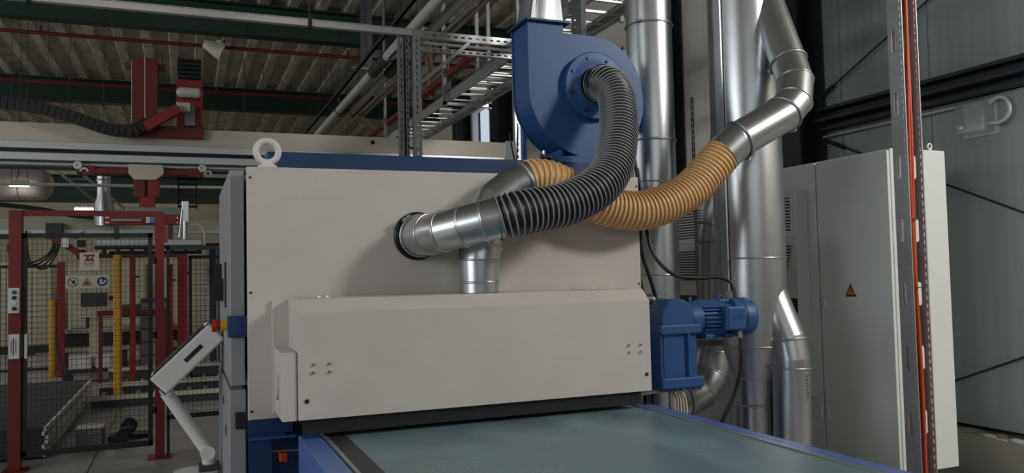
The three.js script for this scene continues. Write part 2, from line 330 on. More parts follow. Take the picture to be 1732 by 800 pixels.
{
  const BAY = 8.2;
  struct('wall_return', bx(6.08, 10.2, 0, BAY, -4.2, -4.0), M.wallInner, 'return wall of the taller side bay');
  struct('wall_gable', merged([bx(6.0, 6.08, ROOF + 0.14, BAY, -4.0, 2.6), bx(6.0, 6.08, 0, ROOF + 0.14, 2.4, 9.2)]), M.wallInner, 'wall where the taller side bay meets the hall');
  struct('ceiling_bay', bx(6.0, 10.2, BAY, BAY + 0.2, -4.2, 2.6), M.wallInner, 'roof of the taller side bay');
  struct('wall_front', merged([bx(-9.4, 6.08, 0, 3.7, 9.0, 9.2), bx(-9.4, 6.08, 5.5, ROOF + 0.14, 9.0, 9.2), bx(-9.4, -5.5, 3.7, 5.5, 9.0, 9.2), bx(3.5, 6.08, 3.7, 5.5, 9.0, 9.2)]), M.wallInner, 'hall wall behind the viewer with an added window band');
  struct('wall_side_bay', merged([bx(10.0, 10.2, 0, BAY, -4.2, 2.6), bx(6.08, 10.0, 0, 5.75, 2.4, 2.6), bx(6.08, 10.0, 7.45, BAY, 2.4, 2.6), bx(6.08, 7.2, 5.75, 7.45, 2.4, 2.6), bx(9.0, 10.0, 5.75, 7.45, 2.4, 2.6)]), M.wallInner, 'outer walls of the side bay with the high window');
  // window: frame, mullions and bright panes; u runs along the wall
  const win = (nm, label, map, u0, u1, y0, y1, n, mat) => {
    const q = struct(nm, null, null, label), fr = [map(u0, u1, y0, y0 + 0.06, 0, 0.12), map(u0, u1, y1 - 0.06, y1, 0, 0.12)];
    for (let k = 0; k <= n; k++) { const u = u0 + (u1 - u0) * k / n; fr.push(map(Math.max(u0, u - 0.03), Math.min(u1, u + 0.03), y0 + 0.06, y1 - 0.06, 0, 0.12)); }
    put('window_frame', merged(fr), M.white, q);
    for (let k = 0; k < n; k++) put('pane', map(u0 + (u1 - u0) * k / n + 0.03, u0 + (u1 - u0) * (k + 1) / n - 0.03, y0 + 0.06, y1 - 0.06, 0.07, 0.08), mat, q);
  };
  win('window_added_4', 'unseen window band added behind the viewer for fill light', (a, b, c, d, e, f) => bx(a, b, c, d, 9.02 + e, 9.02 + f), -5.5, 3.5, 3.7, 5.5, 6, M.fillWindowGlow);  // out of view, added for soft fill from the front
  win('window_5', 'bright window high in the end wall of the side bay', (a, b, c, d, e, f) => bx(a, b, c, d, 2.38 + e, 2.38 + f), 7.2, 9.0, 5.75, 7.45, 2, M.daylightStrong);
  win('window_added_6', 'unseen tall window added in the left hall wall for fill light', (a, b, c, d, e, f) => bx(-9.22 - f, -9.22 - e, c, d, a, b), -3.0, 3.5, 2.0, 5.3, 5, M.fillWindowGlow);  // out of view, added to brighten faces turned to the left
  win('window_added_7', 'unseen long window band added in the left hall wall for fill light', (a, b, c, d, e, f) => bx(-9.22 - f, -9.22 - e, c, d, a, b), -21.5, -5.5, 4.5, 5.3, 12, M.fillWindowGlow);  // out of view, added to brighten the roof deck
}
// steel frame of the hall
function hBeamX(x0, x1, y0, y1, z, w) { return merged([bx(x0, x1, y0, y0 + 0.025, z - w / 2, z + w / 2), bx(x0, x1, y1 - 0.025, y1, z - w / 2, z + w / 2), bx(x0, x1, y0, y1, z - 0.008, z + 0.008)]); }
for (const [n, z] of [['near', -13.3], ['second', -19.3], ['camera', -7.0 + 0.4]]) if (n !== 'camera') struct('trim_1', hBeamX(-9.2, 5.9, 5.5, ROOF, z, 0.26), M.greenBeam, n === 'near' ? 'dark green steel roof beam crossing the upper left of the ceiling' : 'dark green steel roof beam further back under the deck');
{
  const c = struct('trim_3', null, null, 'dark steel columns standing in front of the right wall');
  for (const [z0, z1] of [[-6.75, -6.2], [-9.0, -8.62], [-14.75, -14.35], [-17.15, -16.85]])
    put('column', merged([bx(5.55, 5.57, 0, ROOF, z0, z1), bx(5.86, 5.88, 0, ROOF, z0, z1), bx(5.57, 5.86, 0, ROOF, (z0 + z1) / 2 - 0.008, (z0 + z1) / 2 + 0.008)]), M.darkSteel, c);
}
{
  const r = thing('wall_rail', 'dark steel rail running along the right wall above the cabinet', 'rail');
  put('rail_channel', merged([bx(5.76, 5.9, 3.17, 3.2, -6.2, -4.02), bx(5.86, 5.9, 2.98, 3.2, -6.2, -4.02), bx(5.72, 5.9, 3.06, 3.09, -6.2, -4.02), bx(5.76, 5.9, 2.98, 3.0, -6.2, -4.02)]), M.darkSteel, r);
  put('conduit', rod(V(5.85, 2.93, -6.2), V(5.85, 2.93, -4.7), 0.012), M.pipeGrey, r);
  const rods = [[V(5.85, 3.331, -6.22), V(5.85, 3.95, -4.80), 'thin dark bracing rod rising behind the perforated channel'], [V(5.85, 2.90, -6.2), V(5.85, 1.95, -4.02), 'thin dark bracing rod falling right of the cabinet top'], [V(5.85, 0.55, -5.2), V(5.85, 1.03, -4.02), 'thin dark bracing rod rising from low beside the cabinet']];
  for (const [a, b, l] of rods) { const q = thing('bracing_rod', l, 'rod'); put('rod', rod(a, b, 0.009, 8), M.darkSteel, q); put('turnbuckle', rod(a.clone().lerp(b, 0.02), a.clone().lerp(b, 0.12), 0.02, 8), M.darkSteel, q); }
  const b = thing('junction_box', 'clear plastic box with grey hose loop hanging under the wall rail', 'box');
  put('housing', bx(5.74, 5.9, 2.68, 2.92, -4.66, -4.40, 0.012), M.clear, b);
  put('back_plate', bx(5.87, 5.9, 2.66, 2.94, -4.68, -4.38), M.acGrey, b);
  put('hose_loop', tube([V(5.82, 2.90, -4.40), V(5.82, 2.93, -4.33), V(5.82, 2.90, -4.26), V(5.82, 2.80, -4.24), V(5.82, 2.74, -4.30), V(5.82, 2.74, -4.40)], 0.014, 30), M.acGrey, b);
  put('latch', merged([at(disc(0.012, 0.02), 5.74, 2.89, -4.45), bx(5.725, 5.742, 2.72, 2.74, -4.6, -4.56)]), M.screw, b);
}

// ================================================================ GRINDING MACHINE
const mach = thing('grinding_machine', 'large light grey wide belt grinding machine with hinged hood and blue base', 'machine');
{
  put('front_panel', bx(0.285, 2.535, 0.957, 2.215, -4.24, -4.22, 0.004), M.machine, mach);
  put('body', bx(0.30, 2.50, 0.955, 2.20, -7.15, -4.242), M.machine, mach);
  const ps = []; for (const [x, y] of [[0.302, 2.16], [0.302, 1.585], [0.302, 1.0], [2.522, 2.16], [2.52, 1.575], [2.518, 1.0]]) ps.push(at(disc(0.006, 0.006, 12), x, y, -4.219));
  for (const g of ps) put('panel_screw', g, M.black, mach);
  // blue top frame and blue base
  put('top_frame', bx(0.41, 2.50, 2.2, 2.338, -7.1, -4.5, 0.006), M.navy, mach);
  const base = put('base_frame', merged([bx(0.29, 2.50, 0, 0.88, -7.1, -4.30), bx(0.285, 0.50, 0.88, 0.955, -7.1, -4.235), bx(0.285, 0.46, 0.855, 0.885, -4.3, -4.225), bx(0.29, 0.40, 0, 0.85, -4.3, -4.26), bx(0.5, 2.45, 0.88, 0.955, -7.1, -4.30)]), M.navy, mach);
  put('base_lip', bx(0.285, 0.51, 0.86, 0.872, -4.3, -4.2), M.blue, base);
  put('black_hinge', bx(0.228, 0.285, 0.91, 0.99, -4.33, -4.27, 0.004), M.black, mach);
  put('side_plate', bx(0.40, 0.50, 0.985, 1.545, -4.221, -4.195, 0.003), M.machine, mach);
  // hood over the belt inlet
  const hood = put('hood', prismX([[-4.2, 1.0], [-3.837, 1.0], [-3.837, 1.489], [-3.905, 1.552], [-4.2, 1.556]], 0.479, 2.354, 0.003), M.machine, mach);
  put('hood_top_flap', bx(2.0, 2.30, 1.5535, 1.558, -4.1, -3.915, 0.001), M.machine, hood);
  for (const [x, y] of [[0.548, 1.251], [0.621, 1.252], [0.546, 1.215], [0.621, 1.214], [2.215, 1.252], [2.288, 1.251], [2.217, 1.214], [2.287, 1.213]]) { put('hood_screw', at(new THREE.CylinderGeometry(0.0085, 0.0095, 0.006, 14).rotateX(Math.PI / 2), x, y, -3.834), M.screw, hood); put('screw_socket', at(disc(0.0042, 0.002, 8), x, y, -3.8306), M.black, hood); }
  for (const [x, y] of [[0.517, 1.085], [2.323, 1.089]]) put('hole_plug', at(disc(0.0105, 0.004, 18), x, y, -3.836), M.black, hood);
  for (const x of [0.6, 0.64, 2.09, 2.2]) put('top_screw', at(new THREE.CylinderGeometry(0.008, 0.009, 0.01, 12), x, 1.56, -3.98), M.screw, hood);
  // end box left of the hood
  const eb = put('end_box', prismX([[-4.19, 0.998], [-3.85, 0.998], [-3.85, 1.31], [-4.19, 1.31]], 0.406, 0.476, 0.004), M.machine, mach);
  { const s = new THREE.Shape(); s.moveTo(0, 0); s.absarc(0, 0.055, 0.055, -Math.PI / 2, Math.PI / 2); s.lineTo(0, 0); const g = new THREE.ExtrudeGeometry(s, { depth: 0.012, bevelEnabled: true, bevelSize: 0.004, bevelThickness: 0.004, bevelSegments: 2 }); g.rotateY(-Math.PI / 2); g.rotateX(0); put('grip_lip', at(g, 0.408, 1.085, -4.0), M.machine, eb); }
  // dark inlet under the hood with drag plates
  put('inlet_shroud', merged([bx(0.50, 2.36, 0.93, 1.0, -4.29, -4.2), bx(0.5, 2.3, 0.97, 1.0, -4.2, -3.86)]), M.black, mach);
  put('rubber_curtain', bx(0.50, 2.30, 0.928, 1.0, -3.875, -3.862), M.black, mach);
  put('guide_strip', bx(1.9, 2.28, 0.945, 0.985, -4.02, -4.01), M.steelDark, mach);
  // left side doors
  const ud = put('side_door', bx(0.208, 0.278, 1.12, 2.205, -5.6, -4.30, 0.006), M.sideGrey, mach);
  const ld = put('side_door', prismX([[-5.62, 0.0], [-4.30, 0.0], [-4.30, 1.10], [-5.0, 1.10], [-5.62, 1.10]], 0.20, 0.282, 0.006), M.sideGrey, mach);
  put('door_lock', merged([bx(0.196, 0.206, 0.96, 1.0, -4.86, -4.83), bx(0.196, 0.206, 0.83, 0.88, -4.62, -4.58)]), M.black, ld);
  put('recess_handle', bx(0.2, 0.21, 1.5, 1.75, -4.75, -4.68, 0.004), M.black, ud);
  const sb = put('switch_block', bx(0.196, 0.287, 1.365, 1.47, -4.36, -4.26, 0.004), M.navy, mach);
  put('yellow_collar', rod(V(0.17, 1.415, -4.5), V(0.205, 1.415, -4.5), 0.028, 20), M.yellow, sb);
  put('stop_button', merged([rod(V(0.148, 1.415, -4.5), V(0.172, 1.415, -4.5), 0.022, 20), rod(V(0.128, 1.415, -4.5), V(0.15, 1.415, -4.5), 0.033, 20)]), M.estopRed, sb);
  put('side_gauge', bx(0.16, 0.205, 1.53, 1.66, -5.05, -5.0), M.black, mach); put('side_handle', bx(0.17, 0.206, 1.6, 1.75, -5.3, -5.25), M.black, mach);
}
{ // eye bolt
  const e = thing('eye_bolt', 'pale lifting eye bolt on the top left corner of the machine', 'eye bolt');
  put('eye', at(new THREE.TorusGeometry(0.056, 0.0165, 14, 44), 0.395, 2.308, -4.32), M.white, e);
  put('collar', merged([at(new THREE.CylinderGeometry(0.046, 0.05, 0.022, 28), 0.395, 2.226, -4.32), at(new THREE.CylinderGeometry(0.022, 0.036, 0.03, 20), 0.395, 2.246, -4.32)]), M.white, e);
}
// ---------------------------------------------------------------- belt conveyor
{
  const c = thing('belt_conveyor', 'dusty dark green conveyor belt in a blue frame running into the machine', 'conveyor');
  const belt = put('belt', merged([bx(0.635, 2.30, 0.885, 0.905, -4.24, -1.5)]), M.belt, c);
  put('edge_band', bx(0.615, 0.70, 0.9045, 0.907, -4.24, -1.5), M.steelDark, belt);
  put('edge_strip', bx(0.600, 0.614, 0.88, 0.912, -4.02, -1.5), M.alu, c);
  put('edge_strip', bx(2.302, 2.322, 0.88, 0.912, -4.05, -1.5), M.alu, c);
  put('side_rail', bx(0.497, 0.597, 0.60, 0.905, -4.0, -1.5, 0.008), M.railBlue, c);
  put('side_rail', bx(2.325, 2.44, 0.60, 0.900, -4.0, -1.5, 0.008), M.railBlue, c);
  put('bed', bx(0.6, 2.32, 0.55, 0.88, -4.0, -1.5), M.navy, c);
  put('roller', rod(V(0.63, 0.84, -1.5), V(2.31, 0.84, -1.5), 0.064, 28), M.steelDark, c);
  for (const [x, z] of [[0.54, -3.7], [0.54, -1.8], [2.38, -3.7], [2.38, -1.8]]) put('leg', merged([bx(x - 0.04, x + 0.04, 0.015, 0.6, z - 0.04, z + 0.04, 0.004), bx(x - 0.08, x + 0.08, 0, 0.015, z - 0.08, z + 0.08)]), M.navy, c);
  const v = thing('air_fitting', 'small red valve on a thin pipe under the machine left edge', 'valve');
  put('pipe', merged([rod(V(0.40, 0.80, -4.2), V(0.52, 0.815, -4.1), 0.004, 8), rod(V(0.45, 0.806, -4.21), V(0.45, 0.75, -4.26), 0.006, 8)]), M.steelDark, v);
  put('valve_body', bx(0.43, 0.47, 0.745, 0.79, -4.24, -4.18, 0.006), M.estopRed, v);
}
{ // pale cable bundle at the right of the inlet
  const names = []; for (let k = 0; k < 5; k++) {
    single('cable_run', ['palest cable lying along the conveyor end, first from the front', 'pale cable behind the first one at the conveyor end', 'middle pale cable at the conveyor end under the gearbox', 'pale cable second from the back at the conveyor end', 'rearmost pale cable at the conveyor end under the gearbox'][k], 'cable', tube([V(2.14 + k * 0.02, 0.945, -4.03 - k * 0.03), V(2.3, 0.95 + 0.006 * (k % 3), -4.0 - k * 0.03), V(2.5, 0.955 + 0.006 * ((k + 1) % 3), -4.0 - k * 0.03), V(2.66, 0.945, -4.02 - k * 0.03), V(2.70, 0.9, -4.04 - k * 0.03), V(2.70, 0.4, -4.05 - k * 0.03), V(2.70, 0.008, -4.05 - k * 0.03)], 0.008, 50, 8), M.cream);
  }
}
// ---------------------------------------------------------------- gear motor
const font = await new FontLoader().loadAsync('fonts/droid/droid_sans_bold.typeface.json');
{
  const gm = thing('gear_motor', 'blue gear motor with finned cylinder mounted beside the hood', 'motor');
  // gearbox: tall casting with domed top, flange bands
  const prof = []; for (let k = 0; k <= 14; k++) { const a = k / 14 * Math.PI; prof.push([2.585 + 0.118 * Math.cos(a), 1.37 + 0.118 * Math.sin(a)]); }
  const gb = put('gearbox', prismZ([[2.467, 0.995], [2.703, 0.995], ...prof], -4.10, -3.905, 0.012), M.blue, gm);
  put('flange_band', bx(2.447, 2.72, 1.29, 1.345, -4.11, -3.88, 0.01), M.blue, gb);
  put('flange_band', bx(2.447, 2.725, 0.99, 1.05, -4.11, -3.875, 0.01), M.blue, gb);
  put('rib', bx(2.63, 2.642, 1.05, 1.30, -3.91, -3.885, 0.003), M.blue, gb);
  put('rib', bx(2.455, 2.47, 1.0, 1.33, -4.10, -3.9, 0.003), M.blue, gb);
  const feet = []; for (let k = 0; k < 7; k++) feet.push(at(new THREE.CylinderGeometry(0.012, 0.012, 0.02, 10), 2.47 + k * 0.04, 0.982, -3.91)); put('foot_bolts', merged(feet), M.blue, gb);
  put('motor_adapter', rod(V(2.69, 1.365, -4.0), V(2.76, 1.365, -4.0), 0.098, 32), M.blue, gm);
  const st = put('stator', rod(V(2.75, 1.365, -4.0), V(3.02, 1.365, -4.0), 0.090, 36), M.blue, gm);
  for (let k = 0; k < 26; k++) { const a = k / 26 * Math.PI * 2 + 0.06; put('fin', bar(V(2.765, 1.365 + 0.097 * Math.sin(a), -4.0 + 0.097 * Math.cos(a)), V(2.935, 1.365 + 0.097 * Math.sin(a), -4.0 + 0.097 * Math.cos(a)), Math.abs(Math.cos(a)) > 0.7 ? 0.024 : 0.005, Math.abs(Math.cos(a)) > 0.7 ? 0.005 : 0.024), M.blue, st); }
  const fc = put('fan_cover', (() => { const g = new THREE.LatheGeometry([[0.085, 0], [0.112, 0.005], [0.114, 0.12], [0.108, 0.145], [0.09, 0.158], [0.0, 0.16]].map(p => new THREE.Vector2(...p)), 40); g.rotateZ(-Math.PI / 2); return at(g, 2.985, 1.365, -4.0); })(), M.blue, gm);
  put('cover_edge', ring(V(3.05, 1.365, -4.0), V(1, 0, 0), 0.1135, 0.004), M.blue, fc);
  const tb = put('terminal_box', bx(2.885, 3.02, 1.295, 1.435, -3.93, -3.865, 0.012), M.blue, gm);
  put('box_lid', bx(2.893, 3.012, 1.303, 1.427, -3.868, -3.858, 0.005), M.blue, tb);
  const tg = new TextGeometry('SEW', { font, size: 0.028, depth: 0.003, curveSegments: 4 }); put('raised_lettering', at(tg, 2.915, 1.36, -3.859), M.blue, tb);
  put('lifting_lug', merged([bx(2.9, 2.98, 1.45, 1.475, -4.03, -3.96, 0.008), ring(V(2.94, 1.475, -4.0), V(0, 0, 1), 0.018, 0.006, 20)]), M.blue, gm);
  put('base_feet', merged([bx(2.78, 2.86, 1.25, 1.275, -4.07, -3.93, 0.006), bx(2.93, 2.98, 1.25, 1.275, -4.07, -3.93, 0.006)]), M.blue, gm);
  put('support_post', merged([rod(V(2.55, 0.01, -3.95), V(2.55, 0.995, -3.95), 0.018, 16), at(new THREE.CylinderGeometry(0.06, 0.06, 0.012, 24), 2.55, 0.006, -3.95)]), M.zincDull, gm);
  put('cable_gland', rod(V(2.995, 1.25, -3.9), V(2.995, 1.3, -3.9), 0.014, 12), M.zincDull, gm);
  const sh = thing('drive_shaft_end', 'grey round shaft end between the hood and the blue gearbox', 'shaft');
  put('shaft', rod(V(2.34, 1.487, -3.98), V(2.47, 1.487, -3.98), 0.020, 24), M.zincDull, sh);
  put('end_cap', rod(V(2.40, 1.487, -3.98), V(2.448, 1.487, -3.98), 0.030, 24), M.steelDark, sh);
  single('motor_cable', 'black cable curving from behind the machine to the motor top', 'cable', tube([V(2.58, 2.28, -4.3), V(2.60, 1.95, -4.26), V(2.62, 1.74, -4.2), V(2.70, 1.625, -4.12), V(2.86, 1.60, -4.08), V(2.98, 1.60, -4.05), V(3.04, 1.565, -4.02), V(3.05, 1.475, -4.0)], 0.011, 60), M.rubber);
  single('motor_cable', 'black cable hanging from the motor terminal box to the floor', 'cable', tube([V(2.995, 1.25, -3.9), V(3.0, 1.15, -3.9), V(3.005, 1.05, -3.92), V(2.99, 0.92, -3.96), V(2.94, 0.78, -4.0), V(2.88, 0.6, -4.05), V(2.84, 0.3, -4.1), V(2.82, 0.012, -4.1)], 0.011, 60), M.rubber);
  const cb = [['left black cable of the pair dropping behind the orange hose', 2.60, 0.016], ['right black cable of the pair dropping behind the orange hose', 2.66, 0.013]];
  cb.forEach(([l, x, r], i) => single('drop_cable', l, 'cable', tube([V(2.62 + i * 0.03, 2.40, -4.46), V(x, 2.1, -4.40), V(x - 0.01, 1.8, -4.40), V(x + 0.07 + i * 0.03, 1.45, -4.42), V(x + 0.08, 1.1, -4.44), V(x + 0.06, 0.012, -4.44)], r, 50), M.rubber));
}
// ================================================================ BLOWER AND DUCTS
{
  const b = thing('blower', 'blue radial blower with spiral housing on top of the machine', 'blower');
  const cx = 2.448, cy = 2.844, out = [];
  const K = [[-90, 0.455], [-60, 0.435], [-30, 0.395], [0, 0.352], [30, 0.338], [60, 0.328], [90, 0.322]];
  const rad = a => { for (let i = 0; i < K.length - 1; i++) if (a <= K[i + 1][0]) { const t = (a - K[i][0]) / (K[i + 1][0] - K[i][0]); return K[i][1] + t * (K[i + 1][1] - K[i][1]); } return K[K.length - 1][1]; };
  // lower left quarter: from the straight left wall round to the bottom
  const sp = (f0 = 0) => { const o = []; for (let k = 0; k <= 12; k++) { const a = Math.PI + k / 12 * Math.PI / 2; o.push([cx + (0.44 + f0 + 0.012 * k / 12) * Math.cos(a), cy - 0.02 + (0.435 + f0) * Math.sin(a)]); } for (let k = 1; k <= 30; k++) { const d = -90 + k * 6, a = d * Math.PI / 180, R = rad(d) + f0; o.push([cx + R * Math.cos(a), cy + R * Math.sin(a) * (d < -60 ? 1 : 1)]); } return o; };
  const outline = f0 => [[2.008 - f0, 3.235], ...sp(f0), [2.30, 3.168 + f0], [2.232 + f0, 3.170 + f0], [2.232 + f0, 3.235]];
  put('housing', prismZ(outline(0), -4.86, -4.603), M.blue, b);
  put('front_plate', prismZ(outline(0.012), -4.606, -4.598, 0.002), M.blue, b);
  put('rear_plate', prismZ(outline(0.012), -4.87, -4.862, 0.002), M.blue, b);
  put('outlet_flange', merged([bx(1.975, 2.285, 3.235, 3.25, -4.89, -4.57, 0.003)]), M.navy, b);
  const fl = put('inlet_flange', (() => { const g = new THREE.LatheGeometry([[0.13, 0.0], [0.218, 0.0], [0.218, 0.045], [0.212, 0.05], [0.145, 0.05], [0.13, 0.06], [0.118, 0.06]].map(p => new THREE.Vector2(...p)), 56); g.rotateX(Math.PI / 2); return at(toCreasedNormals(g, 0.6), cx, cy, -4.6); })(), M.blue, b);
  for (let k = 0; k < 8; k++) { const a = k / 8 * Math.PI * 2 + 0.32; put('flange_bolt', at(disc(0.011, 0.012, 6), cx + 0.182 * Math.cos(a), cy + 0.182 * Math.sin(a), -4.547), M.navy, fl); }
  put('inlet_throat', rod(V(cx, cy, -4.60), V(cx, cy, -4.45), 0.112, 40, true), M.black, b);
  put('drive_motor', merged([rod(V(cx, cy, -4.87), V(cx, cy, -5.2), 0.13, 32), rod(V(cx, cy, -5.2), V(cx, cy, -5.28), 0.14, 32)]), M.blue, b);
  put('pedestal', merged([bx(2.2, 2.48, 2.338, 2.36, -4.9, -4.55), bx(2.24, 2.26, 2.36, 2.52, -4.84, -4.66), bx(2.43, 2.45, 2.36, 2.46, -4.84, -4.66), bx(2.22, 2.48, 2.345, 2.385, -4.62, -4.56)]), M.blue, b);
  const t = thing('outlet_transition', 'pale rectangular to round duct piece rising from the blower outlet', 'duct');
  { // square bottom to round top, open sides lofted
    const n = 40, pos = [], idx = []; const b0 = [2.02, 2.245, -4.85, -4.60], y0 = 3.25, y1 = 3.66, cxx = 2.16, czz = -4.72, rT = 0.10;
    for (let i = 0; i <= n; i++) { const a = i / n * Math.PI * 2, c = Math.cos(a), s = Math.sin(a), m = Math.max(Math.abs(c), Math.abs(s)); pos.push((b0[0] + b0[1]) / 2 + c / m * (b0[1] - b0[0]) / 2, y0, (b0[2] + b0[3]) / 2 + s / m * (b0[3] - b0[2]) / 2, cxx + c * rT, y1, czz + s * rT); if (i < n) idx.push(2 * i, 2 * i + 1, 2 * i + 2, 2 * i + 1, 2 * i + 3, 2 * i + 2); }
    let g = new THREE.BufferGeometry(); g.setAttribute('position', new THREE.Float32BufferAttribute(pos, 3)); g.setIndex(idx); g.computeVertexNormals(); g = toCreasedNormals(g, 0.5); put('transition', triUV(g), M.zincPlain, t);
    put('riser', rod(V(cxx, y1, czz), V(cxx, ROOF, czz), rT, 40, true), M.zinc, t);
  }
}
{ // elbow from the panel to the black hose
  const d = thing('extraction_elbow', 'galvanised segmented duct elbow leaving the front panel through a black collar', 'duct');
  const pts = [V(1.156, 1.864, -4.218), V(1.157, 1.862, -4.10), V(1.175, 1.864, -4.03), V(1.222, 1.874, -3.945), V(1.30, 1.894, -3.855), V(1.385, 1.915, -3.792), V(1.470, 1.935, -3.750)];
  duct(d, pts, 0.104, { seams: [2, 3, 4, 5], clamps: [[0, 0.55, 2.6], [0, 0.56, 5.4]] });
  put('black_collar', merged([at(new THREE.TorusGeometry(0.117, 0.013, 10, 56), 1.156, 1.864, -4.213), at(new THREE.RingGeometry(0.10, 0.125, 48), 1.156, 1.864, -4.2195)]), M.blackGloss, d);
  const h = thing('black_hose', 'black ribbed flexible hose arching from the front panel up to the blower', 'hose');
  hose(h, [V(1.44, 1.928, -3.765), V(1.53, 1.95, -3.738), V(1.622, 1.967, -3.734), V(1.817, 2.003, -3.752), V(2.008, 2.082, -3.801), V(2.176, 2.206, -3.908), V(2.325, 2.415, -4.08), V(2.405, 2.582, -4.205), V(2.455, 2.735, -4.325), V(2.456, 2.826, -4.435), V(2.448, 2.846, -4.54)], 0.112, 0.0285, 0.009, 0.0036, M.hoseWall, M.hoseWireSheen);
}
{ // vertical pipe on the hood with elbow to the orange hose
  const d = thing('hood_duct', 'galvanised duct rising from the hood top and bending right', 'duct');
  const pts = [V(1.446, 1.556, -4.05), V(1.446, 1.61, -4.05), V(1.446, 1.72, -4.05), V(1.457, 1.80, -4.055), V(1.485, 1.93, -4.06), V(1.55, 2.045, -4.07), V(1.66, 2.125, -4.07), V(1.765, 2.166, -4.065)];
  duct(d, pts, 0.104, { radii: [0.104, 0.104, 0.108, 0.114, 0.106, 0.104, 0.104, 0.104], seams: [1, 2, 3], clamps: [[6, 0.7, 3.0]] });
  const h = thing('orange_hose', 'translucent orange ribbed hose sagging from the hood duct to the branch pipe', 'hose');
  hose(h, [V(1.74, 2.158, -4.066), V(1.80, 2.166, -4.063), V(1.888, 2.155, -4.062), V(2.04, 2.091, -4.076), V(2.25, 2.018, -4.08), V(2.449, 2.0, -4.08), V(2.666, 2.053, -4.095), V(2.83, 2.135, -4.11), V(2.93, 2.216, -4.115), V(3.106, 2.387, -4.106)], 0.112, 0.0285, 0.006, 0.0034, M.orangeWall, M.orangeWire);
}
{ // branch pipe from the tall duct down to the orange hose
  const d = thing('branch_duct', 'galvanised branch pipe with sharp elbow joining the orange hose to the tall duct', 'duct');
  const pts = [V(3.07, 2.355, -4.107), V(3.17, 2.44, -4.095), V(3.52, 2.625, -4.07), V(3.625, 2.715, -4.09), V(3.69, 2.86, -4.145), V(3.715, 2.99, -4.22), V(3.745, 3.42, -4.43), V(3.76, 3.7, -4.57)];
  duct(d, pts, 0.115, { seams: [3, 4], clamps: [[1, 0.05, 1.6], [2, 0.02, 1.6], [5, 0.05, 2.2]] });
}
const tall = { x: 3.66, z: -4.62 };
{
  const d = thing('tall_duct', 'tall wide galvanised duct standing between the machine and the electrical cabinets', 'duct');
  const pts = [0.0, 0.70, 0.78, 0.90, 1.12, 1.60, 1.72, ROOF].map(y => V(tall.x, y, tall.z));
  duct(d, pts, 0.24, { radii: [0.132, 0.132, 0.134, 0.148, 0.215, 0.236, 0.24, 0.24], seams: [3, 6], clamps: [[1, 0.2, 2.4], [4, 0, 2.4]] });
  put('seam_flange', bx(3.412, 3.424, 1.5, ROOF, -4.60, -4.545), M.zincPlain, d);
  const q = thing('side_branch_duct', 'galvanised pipe branching off the tall duct and dropping to the floor', 'duct');
  const p2 = [V(3.68, 1.78, -4.66), V(3.71, 1.60, -4.575), V(3.777, 1.173, -4.42), V(3.785, 1.03, -4.395), V(3.755, 0.0, -4.385)];
  duct(q, p2, 0.124, { clamps: [[2, 0.1, 1.8], [3, 0.05, 1.8]] });
  // pressed lettering, reading upward along the pipe
  const tg = new TextGeometry('schuko', { font, size: 0.036, depth: 0.004, curveSegments: 3 });
  tg.rotateZ(Math.PI / 2);
  const m = put('pressed_lettering', tg, M.zincPlain, q);
  m.rotation.y = 0.36; m.position.set(3.775 + 0.124 * Math.sin(0.36) + 0.012, 0.78, -4.39 + 0.124 * Math.cos(0.36) - 0.004);
}
{
  const d = thing('vertical_duct', 'galvanised vertical duct right of the blower', 'duct');
  duct(d, [0.0, 1.62, 2.28, 2.58, 3.42, 3.66].map(y => V(3.13, y, -5.0)).concat([V(3.07, 3.95, -5.03), V(2.95, 4.25, -5.06), V(2.95, ROOF, -5.06)]), 0.165, { seams: [1, 2, 3, 5, 6], clamps: [[4, 0, 2.2], [3, 0, 1.4]] });
  const e = thing('floor_elbow_duct', 'galvanised pipe bending at floor level behind the motor', 'duct');
  duct(e, [V(3.88, 2.75, -5.1), V(3.842, 2.216, -5.113), V(3.79, 1.99, -5.15), V(3.775, 1.86, -5.17), V(3.765, 1.16, -5.19), V(3.755, 1.02, -5.19), V(3.70, 0.86, -5.18), V(3.58, 0.74, -5.16), V(3.42, 0.69, -5.14), V(3.2, 0.67, -5.12), V(2.6, 0.66, -5.12)], 0.135, { seams: [4, 5, 6, 7], clamps: [[2, 0, 2], [3, 0, 2], [8, 0.05, 1.2]] });
  const r = thing('threaded_hanger', 'thin perforated steel strip running up beside the tall duct', 'strip');
  put('strip', perfPlate(3.40, 3.425, 1.1, 2.9, 0.004, Array.from({ length: 40 }, (_, k) => slot(3.4125, 1.13 + k * 0.044, 0.008, 0.02)), 'x', -4.9), M.zincDull, r);
  put('bracket', bx(3.40, 3.66, 1.1, 1.14, -4.905, -4.895), M.zincDull, r);
}
